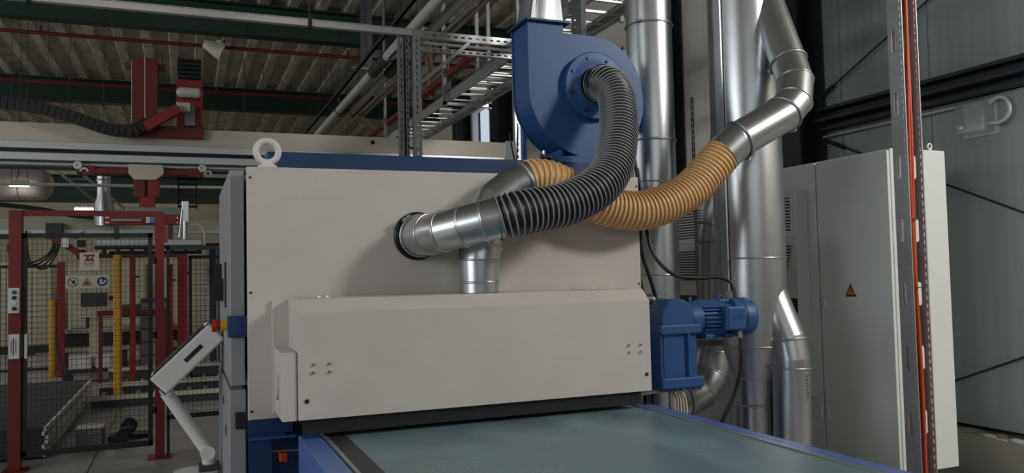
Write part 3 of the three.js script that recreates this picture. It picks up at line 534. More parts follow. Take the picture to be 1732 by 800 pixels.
// ================================================================ ELECTRICAL CABINETS
{
  const X = 4.743, X1 = 5.322, zs = [[-5.136, -4.41], [-6.36, -5.142], [-7.58, -6.366]];
  const labels = ['grey electrical cabinet with yellow warning triangle nearest the viewer', 'grey electrical cabinet bay carrying the nearer cooling unit', 'grey electrical cabinet bay carrying the far cooling unit'];
  zs.forEach(([z0, z1], i) => {
    const c = thing('electrical_cabinet', labels[i], 'cabinet', 'row of electrical cabinets');
    put('carcass', bx(X + 0.03, X1, 0.15, 2.505, z0, z1, 0.004), M.cabinet, c);
    const d = put('door', bx(X, X + 0.028, 0.17, 2.49, z0 + 0.004, z1 - 0.004, 0.005), M.cabinet, c);
    put('plinth', bx(X + 0.03, X1 - 0.02, 0, 0.15, z0 + 0.01, z1 - 0.01), M.steelDark, c);
    for (const y of [0.5, 1.36, 2.2]) put('hinge', bx(X - 0.012, X + 0.004, y - 0.045, y + 0.045, z1 - (i ? 0.05 : 0.70), z1 - (i ? 0.02 : 0.672), 0.003), M.cabinet, d);
    if (i === 0) {
      const tri = canvasTex(256, 256, (g) => { g.clearRect(0, 0, 256, 256); g.fillStyle = '#c07f1e'; g.fillRect(0, 0, 256, 256); g.lineWidth = 26; g.lineJoin = 'round'; g.strokeStyle = '#1c140a'; g.beginPath(); g.moveTo(128, 26); g.lineTo(240, 230); g.lineTo(16, 230); g.closePath(); g.stroke(); g.fillStyle = '#1c140a'; g.beginPath(); g.moveTo(136, 82); g.lineTo(110, 152); g.lineTo(132, 150); g.lineTo(118, 208); g.lineTo(152, 138); g.lineTo(130, 140); g.lineTo(150, 86); g.closePath(); g.fill(); });
      const s = new THREE.Shape([[-0.058, 0], [0.058, 0], [0, 0.104]].map(p => new THREE.Vector2(...p))); const g = new THREE.ShapeGeometry(s); const uv = g.attributes.uv, p = g.attributes.position; for (let k = 0; k < p.count; k++) uv.setXY(k, (p.getX(k) + 0.058) / 0.116, p.getY(k) / 0.104); g.rotateY(-Math.PI / 2);
      const m = put('warning_sign', at(g, X - 0.0015, 1.415, -4.81), std('#ffffff', 0.5, 0, { map: tri }), d); m.userData.label = 'yellow triangular electricity warning sign';
      for (const z of [-4.47, -5.05]) { const e = put('lifting_eye', merged([at(new THREE.TorusGeometry(0.02, 0.007, 8, 22), 5.24, 2.545, z), at(new THREE.CylinderGeometry(0.012, 0.018, 0.02, 12), 5.24, 2.515, z)]), M.white, c); }
    }
  });
  // cooling units on the doors
  [[-5.78, -5.24, 'grey cooling unit with louvres on the nearer cabinet door, partly behind the tall duct'], [-7.02, -6.48, 'grey cooling unit with louvres on the far cabinet door, left of the tall duct']].forEach(([z0, z1, l]) => {
    const a = thing('cooling_unit', l, 'cooling unit', 'cooling units');
    const F = X - 0.13;
    put('housing', bx(F + 0.01, X, 0.60, 2.29, z0, z1, 0.008), M.acGrey, a);
    put('upper_cover', bx(F, F + 0.012, 1.905, 2.28, z0 + 0.004, z1 - 0.004, 0.003), M.acGrey, a);
    put('lower_cover', bx(F, F + 0.012, 0.61, 1.897, z0 + 0.004, z1 - 0.004, 0.003), M.acGrey, a);
    const zc = (z0 + z1) / 2;
    for (let k = 0; k < 11; k++) { put('louvre_slot', bx(F - 0.0015, F + 0.004, 1.955 + k * 0.026, 1.968 + k * 0.026, zc - 0.20, zc + 0.21), M.dustyDark, a); }
    for (let k = 0; k < 12; k++) { const w = 0.20 - 0.10 * Math.pow((11 - k) / 11, 1.6); put('louvre_slot', bx(F - 0.0015, F + 0.004, 1.545 + k * 0.025, 1.557 + k * 0.025, zc - 0.20, zc + 0.01 + w), M.dustyDark, a); }
    for (let k = 0; k < 10; k++) put('louvre_slot', bx(F - 0.0015, F + 0.004, 0.82 + k * 0.026, 0.833 + k * 0.026, zc - 0.20, zc + 0.21), M.dustyDark, a);
    const p = put('control_strip', bx(F - 0.003, F + 0.004, 1.28, 1.40, z0 + 0.01, z1 - 0.01), M.black, a);
    put('display', bx(F - 0.006, F, 1.32, 1.36, zc - 0.13, zc - 0.07), M.blackGloss, p);
    put('lock_knob', merged([rod(V(F - 0.02, 1.365, zc + 0.01), V(F, 1.365, zc + 0.01), 0.022, 18), bx(F - 0.012, F, 1.295, 1.35, zc - 0.012, zc + 0.032, 0.005)]), M.acGrey, p);
  });
}
// ================================================================ PERFORATED CABLE CHANNEL
{
  const c = thing('cable_channel', 'tall perforated steel cable channel with long slots in front of the cabinet', 'cable channel');
  const x0 = 4.655, x1 = 4.795, zF = 4.15, zB = 4.275, holes = [], hw = [];
  for (let k = 0; k < 13; k++) holes.push(longSlot(4.225, 0.11 + k * 0.446, 0.034, 0.165));
  for (let y = 0.1; y < 5.9; y += 0.055) holes.push(slot(4.165, y, 0.006, 0.028));
  put('side_wall', perfPlate(zF, zB, 0.0, ROOF - 0.001, 0.003, holes, 'z', x0), M.channel, c);
  put('side_wall', perfPlate(zF, zB, 0.0, ROOF - 0.001, 0.003, holes, 'z', x1), M.channel, c);
  for (let k = 0; k < 13; k++) hw.push(longSlot((x0 + x1) / 2, 0.33 + k * 0.446, 0.03, 0.1));
  put('back_web', perfPlate(x0, x1, 0.0, ROOF - 0.001, 0.003, hw, 'x', -zB), M.channel, c);
  put('rolled_edge', rod(V(x0, 0, -zF), V(x0, ROOF - 0.001, -zF), 0.0045, 8), M.alu, c);
  put('rolled_edge', rod(V(x1, 0, -zF), V(x1, ROOF - 0.001, -zF), 0.0045, 8), M.alu, c);
  const base = [0.0, 0.018, -0.014];
  ['brightest orange cable in the perforated channel, in front', 'orange cable left inside the perforated channel', 'orange cable right inside the perforated channel'].forEach((l, i) => {
    const pts = []; for (let k = 0; k <= 12; k++) { const y = 0.25 + k * 0.47; pts.push(V(4.722 + base[i] + 0.008 * Math.sin(k * 1.1 + i), y, -4.185 + 0.008 * Math.cos(k * 0.9 + i * 2) - 0.012 * i)); }
    pts.unshift(V(4.735 + 0.015 * i, 0.012, -4.19 - 0.01 * i)); single('orange_cable', l, 'cable', tube(pts, 0.013, 90, 8), M.orangeCable);
  });
  const tk = thing('cable_tie', 'thin black tie round the orange cables in the channel', 'tie'); put('tie_loop', merged([bx(4.68, 4.77, 1.965, 1.972, -4.168, -4.164), bx(4.68, 4.77, 1.49, 1.497, -4.168, -4.164)]), M.black, tk);
}
// ================================================================ OVERHEAD: trays, pipes
function hangers(parent, pts, y1 = ROOF + 0.13) { for (const p of pts) put('hanger_rod', rod(p, V(p.x, y1, p.z), 0.004, 6), M.darkSteel, parent); }
{
  const f = thing('tray_frame', 'upright perforated steel frame carrying cable trays behind the machine top', 'frame');
  const up = (x, w, z) => { const h = []; for (let y = 2.45; y < 3.8; y += 0.06) h.push(slot(x + w / 2, y, 0.012, 0.034)); return merged([perfPlate(x, x + w, 2.338, 3.87, 0.004, h, 'x', z), bx(x, x + 0.004, 2.338, 3.87, z - 0.05, z), bx(x + w - 0.004, x + w, 2.338, 3.87, z - 0.05, z)]); };
  put('upright', up(1.905, 0.075, -7.0), M.zincPlain, f); put('upright', up(1.78, 0.045, -7.02), M.zincDull, f); put('upright', up(1.845, 0.03, -7.03), M.zincDull, f); put('upright', up(2.885, 0.055, -7.0), M.zincPlain, f);
  for (const y of [2.79, 3.12, 3.43, 3.74]) put('rung', bx(1.78, 1.98, y, y + 0.022, -7.06, -7.04), M.steelDark, f);
  const rail = (y0, y1) => { const h = []; for (let x = 2.02; x < 3.4; x += 0.07) h.push([[x, (y0 + y1) / 2 - 0.008], [x + 0.035, (y0 + y1) / 2 - 0.008], [x + 0.035, (y0 + y1) / 2 + 0.008], [x, (y0 + y1) / 2 + 0.008]]); return merged([perfPlate(1.98, 3.45, y0, y1, 0.004, h, 'x', -7.0), bx(1.98, 3.45, y1 - 0.004, y1, -7.05, -7.0), bx(1.98, 3.45, y0, y0 + 0.004, -7.05, -7.0)]); };
  put('cross_rail', rail(3.80, 3.87), M.zincPlain, f); put('cross_rail', rail(3.68, 3.72), M.zincPlain, f);
  put('brace', bar(V(1.98, 3.39, -6.98), V(2.44, 3.79, -6.98), 0.012, 0.03), M.zincPlain, f);
  put('cross_pipe', rod(V(1.98, 3.765, -7.03), V(3.45, 3.765, -7.03), 0.016), M.pipeGrey, f);
  for (let i = 0; i < 3; i++) single('riser_cable', ['pale cable tied to the upright frame, leftmost', 'pale cable tied to the upright frame, middle', 'pale cable tied to the upright frame, right'][i], 'cable', tube([V(1.815 + i * 0.028, 2.345, -7.075), V(1.81 + i * 0.03, 2.8, -7.078), V(1.82 + i * 0.024, 3.2, -7.078), V(1.808 + i * 0.03, 3.5, -7.078), V(1.83 + i * 0.03, 3.72, -7.078), V(1.86 + i * 0.03, 3.85, -7.1), V(1.9 + i * 0.03, 3.86, -7.3), V(1.9 + i * 0.03, 3.86, -8)], 0.009, 50, 6), i === 1 ? M.steelDark : M.white);
  const t = thing('cable_trunking', 'long light grey cable trunking crossing the upper left of the picture', 'trunking');
  put('trunk', bx(-4.5, 1.9, 3.81, 3.865, -7.04, -6.98, 0.004), M.pipeGrey, t); put('lid_edge', bx(-4.5, 1.9, 3.863, 3.87, -7.045, -6.972), M.alu, t);
  for (const x of [-3.5, -1.1, 1.0]) { put('clip', bx(x - 0.015, x + 0.015, 3.80, 3.90, -7.05, -6.97), M.black, t); put('hanger_rod', rod(V(x, 3.88, -7.01), V(x, ROOF, -7.01), 0.006, 6), M.steelDark, t); }
}
{ // cable ladder along the hall, red main pipe, hangers
  const l = thing('cable_ladder', 'upper galvanised cable ladder ending right of the red pipe', 'cable ladder');
  for (const x of [3.13, 3.56]) put('side_rail', merged([bx(x - 0.003, x + 0.003, 3.90, 4.0, -8.6, -5.6), bx(x - 0.018, x + 0.018, 3.997, 4.001, -8.6, -5.6), bx(x - 0.018, x + 0.018, 3.899, 3.903, -8.6, -5.6)]), M.alu, l);
  for (let k = 0; k < 10; k++) put('rung', bx(3.133, 3.557, 3.905, 3.92, -5.9 - k * 0.28, -5.87 - k * 0.28), M.alu, l);
  put('end_strut', bx(3.1, 3.6, 3.86, 3.90, -8.60, -8.56), M.alu, l);
  for (const z of [-8.58, -6.2]) for (const x of [3.09, 3.60]) put('hanger_channel', bx(x - 0.018, x + 0.018, 3.86, ROOF, z - 0.018, z + 0.018), M.zincDull, l);
  const l2 = thing('cable_ladder', 'lower galvanised cable ladder running back towards the bright window', 'cable ladder');
  for (const x of [2.87, 3.33]) put('side_rail', merged([bx(x - 0.004, x + 0.004, 3.68, 3.79, -14.0, -7.1), bx(x - 0.018, x + 0.018, 3.787, 3.791, -14, -7.1), bx(x - 0.018, x + 0.018, 3.679, 3.683, -14, -7.1)]), M.alu, l2);
  for (let k = 0; k < 24; k++) put('rung', bx(2.874, 3.326, 3.685, 3.70, -7.25 - k * 0.28, -7.22 - k * 0.28), M.alu, l2);
  put('end_strut', bx(2.8, 3.4, 3.64, 3.68, -9.0, -8.96), M.alu, l2);
  for (const [x, z] of [[2.82, -8.98], [3.38, -8.98], [2.82, -12], [3.38, -12]]) put('hanger_channel', bx(x - 0.02, x + 0.02, 3.62, ROOF, z - 0.02, z + 0.02), M.zincDull, l2);
  const r = thing('sprinkler_main', 'thick red sprinkler pipe running back above the cable ladders', 'pipe');
  put('pipe', rod(V(3.0, 4.1, -19), V(3.0, 4.1, -8.0), 0.045, 20), M.redPipe, r);
  put('pipe_drop', rod(V(3.0, 4.1, -9.4), V(3.0, 4.5, -9.4), 0.02, 10), M.redPipe, r);
  for (const z of [-8.6, -11.5, -14.5]) put('coupling', rod(V(3.0, 4.1, z), V(3.0, 4.1, z - 0.12), 0.054, 20), M.redPipe, r);
  hangers(r, [V(3.0, 4.1, -10), V(3.0, 4.1, -13), V(3.0, 4.1, -16)]);
  const ceilRuns = [[-13.75, 5.42, 'near thin red sprinkler pipe crossing under the roof deck'], [-17.1, 5.42, 'far thin red sprinkler pipe crossing under the roof deck']];
  for (const [z, y, lab] of ceilRuns) { const q = thing('sprinkler_pipe', lab, 'pipe'); put('pipe', rod(V(-9.1, y, z), V(5.8, y, z), 0.03, 12), M.redPipe, q); const hs = []; for (let x = -8; x < 5.8; x += 1.9) hs.push(V(x, y, z)); hangers(q, hs); for (const x of [-2.0, 0.6, 2.6]) put('sprinkler_head', merged([rod(V(x, y, z), V(x, y + 0.12, z), 0.016, 8)]), M.redPipe, q); }
  // bundle of ceiling pipes along z
  const pipes = [[2.27, 4.3, 0.058, 'thick light grey ceiling pipe, leftmost of the diagonal bundle'], [2.48, 4.3, 0.054, 'thick light grey ceiling pipe, second from left in the bundle'], [2.60, 4.27, 0.022, 'thin light grey ceiling pipe right of the thick pair'], [2.68, 4.27, 0.028, 'thin tan ceiling pipe, rightmost of the diagonal bundle']];
  pipes.forEach(([x, y, rd, lab], i) => {
    const q = thing('ceiling_pipe', lab, 'pipe'); put('pipe', rod(V(x, y, -18), V(x, y, -5.3), rd, 20), i === 3 ? M.pipeTan : M.pipeGrey, q);
    for (const z of [-6.5, -9.6, -12.8, -16]) put('pipe_clip', merged([ring(V(x, y, z), V(0, 0, 1), rd + 0.006, 0.008, 20), rod(V(x, y + rd, z), V(x, y + rd + 0.14, z), 0.01, 8)]), M.steelDark, q);
    if (i < 2) put('insulation_sleeve', rod(V(x, y, -9.5), V(x, y, -10.3), rd + 0.014, 20), M.steelDark, q);
    hangers(q, [V(x, y + rd, -9.6), V(x, y + rd, -12.8), V(x, y + rd, -16), V(x, y + rd, -6.5)]);
  });
  for (const [x, lab] of [[2.12, 'dark strut rail left of the ceiling pipe bundle'], [2.37, 'dark strut rail between the two thick ceiling pipes']]) { const q = thing('strut_rail', lab, 'rail'); put('strut', merged([bx(x - 0.02, x + 0.02, 4.42, 4.425, -18, -5.3), bx(x - 0.02, x - 0.016, 4.38, 4.425, -18, -5.3), bx(x + 0.016, x + 0.02, 4.38, 4.425, -18, -5.3)]), M.steelDark, q); hangers(q, [V(x, 4.42, -6.2), V(x, 4.42, -10), V(x, 4.42, -14)]); }
  { const q = thing('hanger_bracket', 'broad perforated hanger bracket above the ceiling pipes', 'bracket'); const h = []; for (let y = 4.5; y < 5.9; y += 0.08) h.push(slot(2.25, y, 0.016, 0.045)); put('plate', perfPlate(2.17, 2.33, 4.43, ROOF, 0.005, h, 'x', -10.6), M.steelDark, q); put('arm', bx(2.05, 2.75, 4.405, 4.435, -10.62, -10.58), M.zincDull, q); }
  const br = [[V(3.0, 4.95, -10.4), V(3.75, 4.75, -12.6), 'tan tubular roof brace in the upper middle'], [V(2.9, 4.55, -14.4), V(3.45, 4.35, -15.2), 'short tan tubular brace behind the pipe bundle']];
  for (const [a, b, lab] of br) { const q = thing('roof_brace', lab, 'brace'); put('tube', rod(a, b, 0.055, 18), M.pipeTan, q); put('red_end', rod(b, b.clone().add(V().subVectors(b, a).normalize().multiplyScalar(0.4)), 0.06, 18), M.redPipe, q); hangers(q, [a, b]); }
  // rows of trays across the far hall
  for (const [y, z, lab] of [[4.65, -18.2, 'far upper cable tray crossing behind the red carriage'], [4.28, -18.4, 'far lower cable tray crossing behind the red carriage']]) {
    const q = thing('cross_tray', lab, 'cable tray');
    put('side_rail', bx(-9, 5.4, y, y + 0.1, z, z + 0.012), M.zincDull, q); put('side_rail', bx(-9, 5.4, y, y + 0.1, z - 0.4, z - 0.388), M.zincDull, q);
    for (let x = -5.5; x < 5; x += 0.6) put('rung', bx(x, x + 0.05, y, y + 0.02, z - 0.388, z), M.zincDull, q);
    const hs = []; for (let x = -8; x < 5; x += 2.5) hs.push(V(x, y + 0.1, z)); hangers(q, hs);
  }
  const s = thing('perforated_upright', 'thick perforated steel post behind the blower, reaching the ceiling', 'post');
  const h = []; for (let y = 2.4; y < 5.9; y += 0.055) { h.push(slot(2.735, y, 0.014, 0.014), slot(2.762, y, 0.014, 0.014)); }
  put('face', perfPlate(2.705, 2.785, 0, ROOF, 0.005, h, 'x', -5.4), M.zincDull, s); put('flange', bx(2.785, 2.83, 0, ROOF, -5.46, -5.40), M.zincPlain, s);
  const w = thing('wire_tray', 'steel wire tray under the deck between the post and the vertical duct', 'cable tray');
  for (const x of [3.5, 4.1]) put('side_rail', bx(x - 0.015, x + 0.015, 4.2, 4.26, -11, -6.2), M.zincPlain, w);
  for (let k = 0; k < 12; k++) put('rung', bx(3.5, 4.1, 4.2, 4.22, -6.6 - k * 0.38, -6.57 - k * 0.38), M.zincPlain, w);
  put('strut', bar(V(3.5, 4.2, -7.5), V(4.0, 3.6, -7.5), 0.03, 0.03), M.zincPlain, w); hangers(w, [V(3.5, 4.26, -7), V(4.1, 4.26, -7), V(3.5, 4.26, -10), V(4.1, 4.26, -10)]);
  const ls = thing('loudspeaker', 'small pale cone loudspeaker hanging from the near red sprinkler pipe', 'loudspeaker');
  const g = new THREE.CylinderGeometry(0.07, 0.17, 0.3, 4, 1, true); g.rotateY(Math.PI / 4); g.rotateZ(1.15); put('horn', at(g, 0.42, 5.33, -13.5), M.cream, ls); put('driver', at(new THREE.CylinderGeometry(0.05, 0.05, 0.1, 16), 0.52, 5.40, -13.5), M.cream, ls); hangers(ls, [V(0.52, 5.42, -13.5)]);
}
// ================================================================ GANTRY LOADER
{
  const g = thing('gantry_beam', 'long cream gantry beam with silver guide rails above the left fence', 'gantry');
  put('beam', bx(-6.5, 4.02, 3.2, 3.405, -10.28, -10.0, 0.006), M.gantryCream, g);
  put('guide_rail', bx(-6.5, 4.2, 3.12, 3.20, -10.24, -9.98, 0.004), M.alu, g);
  put('guide_rail', bx(-6.5, 1.6, 2.99, 3.08, -10.22, -9.97, 0.01), M.alu, g);
  put('guide_rail', rod(V(-6.5, 2.955, -10.02), V(1.6, 2.955, -10.02), 0.035, 16), M.alu, g);
  put('rail_web', bx(-6.5, 1.6, 2.92, 3.14, -10.26, -10.23), M.zincDull, g);
  put('end_cap', bx(4.02, 4.11, 3.22, 3.40, -10.27, -10.02, 0.004), M.cream, g);
  put('beam_hole', at(disc(0.028, 0.006, 18), 2.187, 3.335, -9.999), M.black, g);
  for (const x of [-0.78, 0.45, 1.18, 1.22]) put('bolt', at(disc(0.012, 0.02, 8), x, 3.15, -9.975), M.screw, g);
  for (const x of [-6.2, 3.6]) put('support_leg', bx(x - 0.12, x + 0.12, 0, 3.2, -10.26, -10.02), M.gantryCream, g);
  const c = thing('gantry_carriage', 'dark red twin post carriage riding on the cream gantry beam', 'carriage');
  put('post', bx(-0.54, -0.415, 3.405, 4.15, -9.95, -9.80, 0.004), M.red, c); put('post', bx(-0.405, -0.28, 3.405, 4.155, -9.95, -9.80, 0.004), M.red, c);
  put('guide_strip', bx(-0.415, -0.405, 3.405, 4.15, -9.82, -9.795), M.alu, c); put('guide_strip', bx(-0.546, -0.54, 3.405, 4.1, -9.82, -9.795), M.alu, c);
  put('cross_arm', bx(-0.62, -0.2, 4.05, 4.125, -9.99, -9.955, 0.004), M.red, c);
  put('saddle', bx(-0.6, 0.2, 3.28, 3.41, -9.99, -9.9, 0.004), M.red, c);
  const p = thing('chain_carrier', 'bright red bracket plate with motor beside the carriage posts', 'bracket');
  put('plate', bx(-0.085, 0.19, 3.405, 3.965, -9.96, -9.93, 0.004), M.redBright, p);
  put('side_strip', bx(0.17, 0.19, 3.405, 3.9, -9.93, -9.80), M.redBright, p);
  put('motor_drum', merged([rod(V(-0.03, 3.80, -9.88), V(0.14, 3.80, -9.88), 0.06, 24), at(new THREE.SphereGeometry(0.06, 16, 12), -0.03, 3.80, -9.88), at(new THREE.SphereGeometry(0.06, 16, 12), 0.14, 3.80, -9.88)]), M.acGrey, p);
  put('valve_block', bx(0.0, 0.115, 3.42, 3.66, -9.93, -9.86, 0.004), M.zincDull, p); put('tray', bx(-0.09, 0.06, 3.56, 3.66, -9.9, -9.75, 0.003), M.acGrey, p);
  put('channel_arm', bar(V(-0.40, 3.35, -9.7), V(-0.06, 3.575, -9.7), 0.12, 0.10), M.redBright, p);
  put('upper_chain_guide', bx(-0.075, 0.18, 3.965, 4.21, -9.97, -9.955), M.black, p);
  for (let k = 0; k < 5; k++) put('chain_link', bx(-0.07, 0.175, 3.98 + k * 0.05, 4.005 + k * 0.05, -9.955, -9.91, 0.004), M.black, p);
  const e = thing('energy_chain', 'black drooping energy chain on the left of the gantry beam', 'energy chain');
  const cv = new THREE.CatmullRomCurve3([V(-3.2, 3.86, -9.75), V(-1.80, 3.56, -9.75), V(-1.46, 3.525, -9.75), V(-1.13, 3.44, -9.75), V(-0.72, 3.315, -9.75), V(-0.50, 3.325, -9.75), V(-0.37, 3.42, -9.75)]);
  for (let k = 0; k < 46; k++) { const a = cv.getPointAt(k / 46), b = cv.getPointAt(Math.min(1, (k + 0.9) / 46)); put('chain_link', bar(a, b, 0.13, 0.12), M.black, e); }
  const z = thing('lifting_axis', 'red lifting axis with grey head plate hanging under the gantry', 'lifting axis');
  put('head_plate', prismZ([[-0.58, 2.96], [-0.22, 2.96], [-0.22, 2.86], [-0.30, 2.79], [-0.52, 2.79], [-0.58, 2.86]], -9.99, -9.86, 0.004), M.cream, z);
  put('slide_column', bx(-0.53, -0.415, 2.60, 2.86, -10.0, -9.9, 0.004), M.red, z); put('slide_column', bx(-0.385, -0.265, 2.60, 2.86, -10.0, -9.9, 0.004), M.redBright, z);
  put('guide', bx(-0.415, -0.385, 2.5, 2.86, -9.98, -9.93), M.black, z); put('lower_block', bx(-0.475, -0.31, 2.485, 2.60, -10.0, -9.9, 0.004), M.redBright, z); put('clamp', bx(-0.53, -0.47, 2.54, 2.6, -9.96, -9.9), M.black, z); put('clamp', bx(-0.31, -0.25, 2.54, 2.6, -9.96, -9.9), M.black, z);
  put('trolley_bar', bx(-1.1, 0.2, 2.86, 2.915, -10.2, -9.93), M.red, z);
  for (const x of [-1.08, 0.19]) { put('roller', merged([at(disc(0.045, 0.06, 20), x, 2.935, -9.92), at(new THREE.TorusGeometry(0.03, 0.016, 8, 22), x, 2.935, -9.885)]), M.white, z); put('roller_hook', at(new THREE.TorusGeometry(0.035, 0.012, 8, 18, Math.PI), x + 0.06, 2.87, -9.9), M.white, z); put('roller_arm', bx(x + (x < 0 ? 0.04 : -0.16), x + (x < 0 ? 0.16 : -0.04), 2.84, 2.94, -9.96, -9.92), M.red, z); }
  const gr = thing('vacuum_gripper', 'red vacuum gripper bar with black suction beams under the lifting axis', 'gripper');
  put('mount', bx(-0.62, 0.0, 2.40, 2.485, -10.02, -9.9, 0.004), M.zincDull, gr);
  put('gripper_bar', bx(-0.83, -0.05, 2.29, 2.385, -9.95, -9.87, 0.006), M.redBright, gr);
  for (const x of [-0.80, -0.78, -0.08]) for (const y of [2.31, 2.365]) put('bar_bolt', at(disc(0.01, 0.01, 8), x, y, -9.868), M.screw, gr);
  put('cylinder', merged([rod(V(-0.75, 2.335, -9.85), V(-0.45, 2.335, -9.85), 0.02, 14), bx(-0.40, -0.31, 2.30, 2.375, -9.88, -9.82, 0.004)]), M.alu, gr); put('blue_valve', bx(-0.36, -0.29, 2.305, 2.37, -9.82, -9.80, 0.003), M.railBlue, gr);
  put('suction_beam', bx(-0.91, 0.2, 2.02, 2.05, -9.98, -9.8, 0.004), M.black, gr); put('suction_beam', bx(-0.78, 0.18, 1.965, 2.0, -10.1, -9.95, 0.004), M.black, gr); put('air_rail', bx(-0.9, 0.18, 2.05, 2.125, -9.97, -9.84, 0.01), M.alu, gr);
  for (const x of [-0.70, -0.15]) put('drop_arm', bx(x - 0.025, x + 0.025, 2.1, 2.30, -9.93, -9.88), M.steelDark, gr);
  put('air_manifold', merged([bx(-0.035, 0.045, 2.30, 2.56, -9.92, -9.86, 0.01), rod(V(0.0, 2.12, -9.85), V(0.0, 2.32, -9.85), 0.03, 14), rod(V(-0.06, 2.14, -9.85), V(-0.03, 2.45, -9.85), 0.012, 8)]), M.foil, gr);
  put('air_hose', tube([V(0.05, 2.28, -9.85), V(0.14, 2.29, -9.85), V(0.2, 2.22, -9.85), V(0.21, 2.1, -9.85), V(0.2, 1.99, -9.88)], 0.014, 30), M.acGrey, gr);
  for (let k = 0; k < 8; k++) put('suction_cup', at(new THREE.CylinderGeometry(0.015, 0.03, 0.05, 14), -0.82 + k * 0.137, 1.995, -9.86), M.black, gr);
  const lc = thing('vertical_energy_chain', 'black ladder shaped energy chain hanging right of the lifting axis', 'energy chain');
  for (const x of [-0.07, 0.13]) put('chain_side', bx(x - 0.008, x + 0.008, 2.5, 3.05, -10.33, -10.29), M.black, lc); for (let k = 0; k < 8; k++) put('chain_link', bx(-0.07, 0.13, 2.52 + k * 0.065, 2.545 + k * 0.065, -10.33, -10.29), M.black, lc);
}
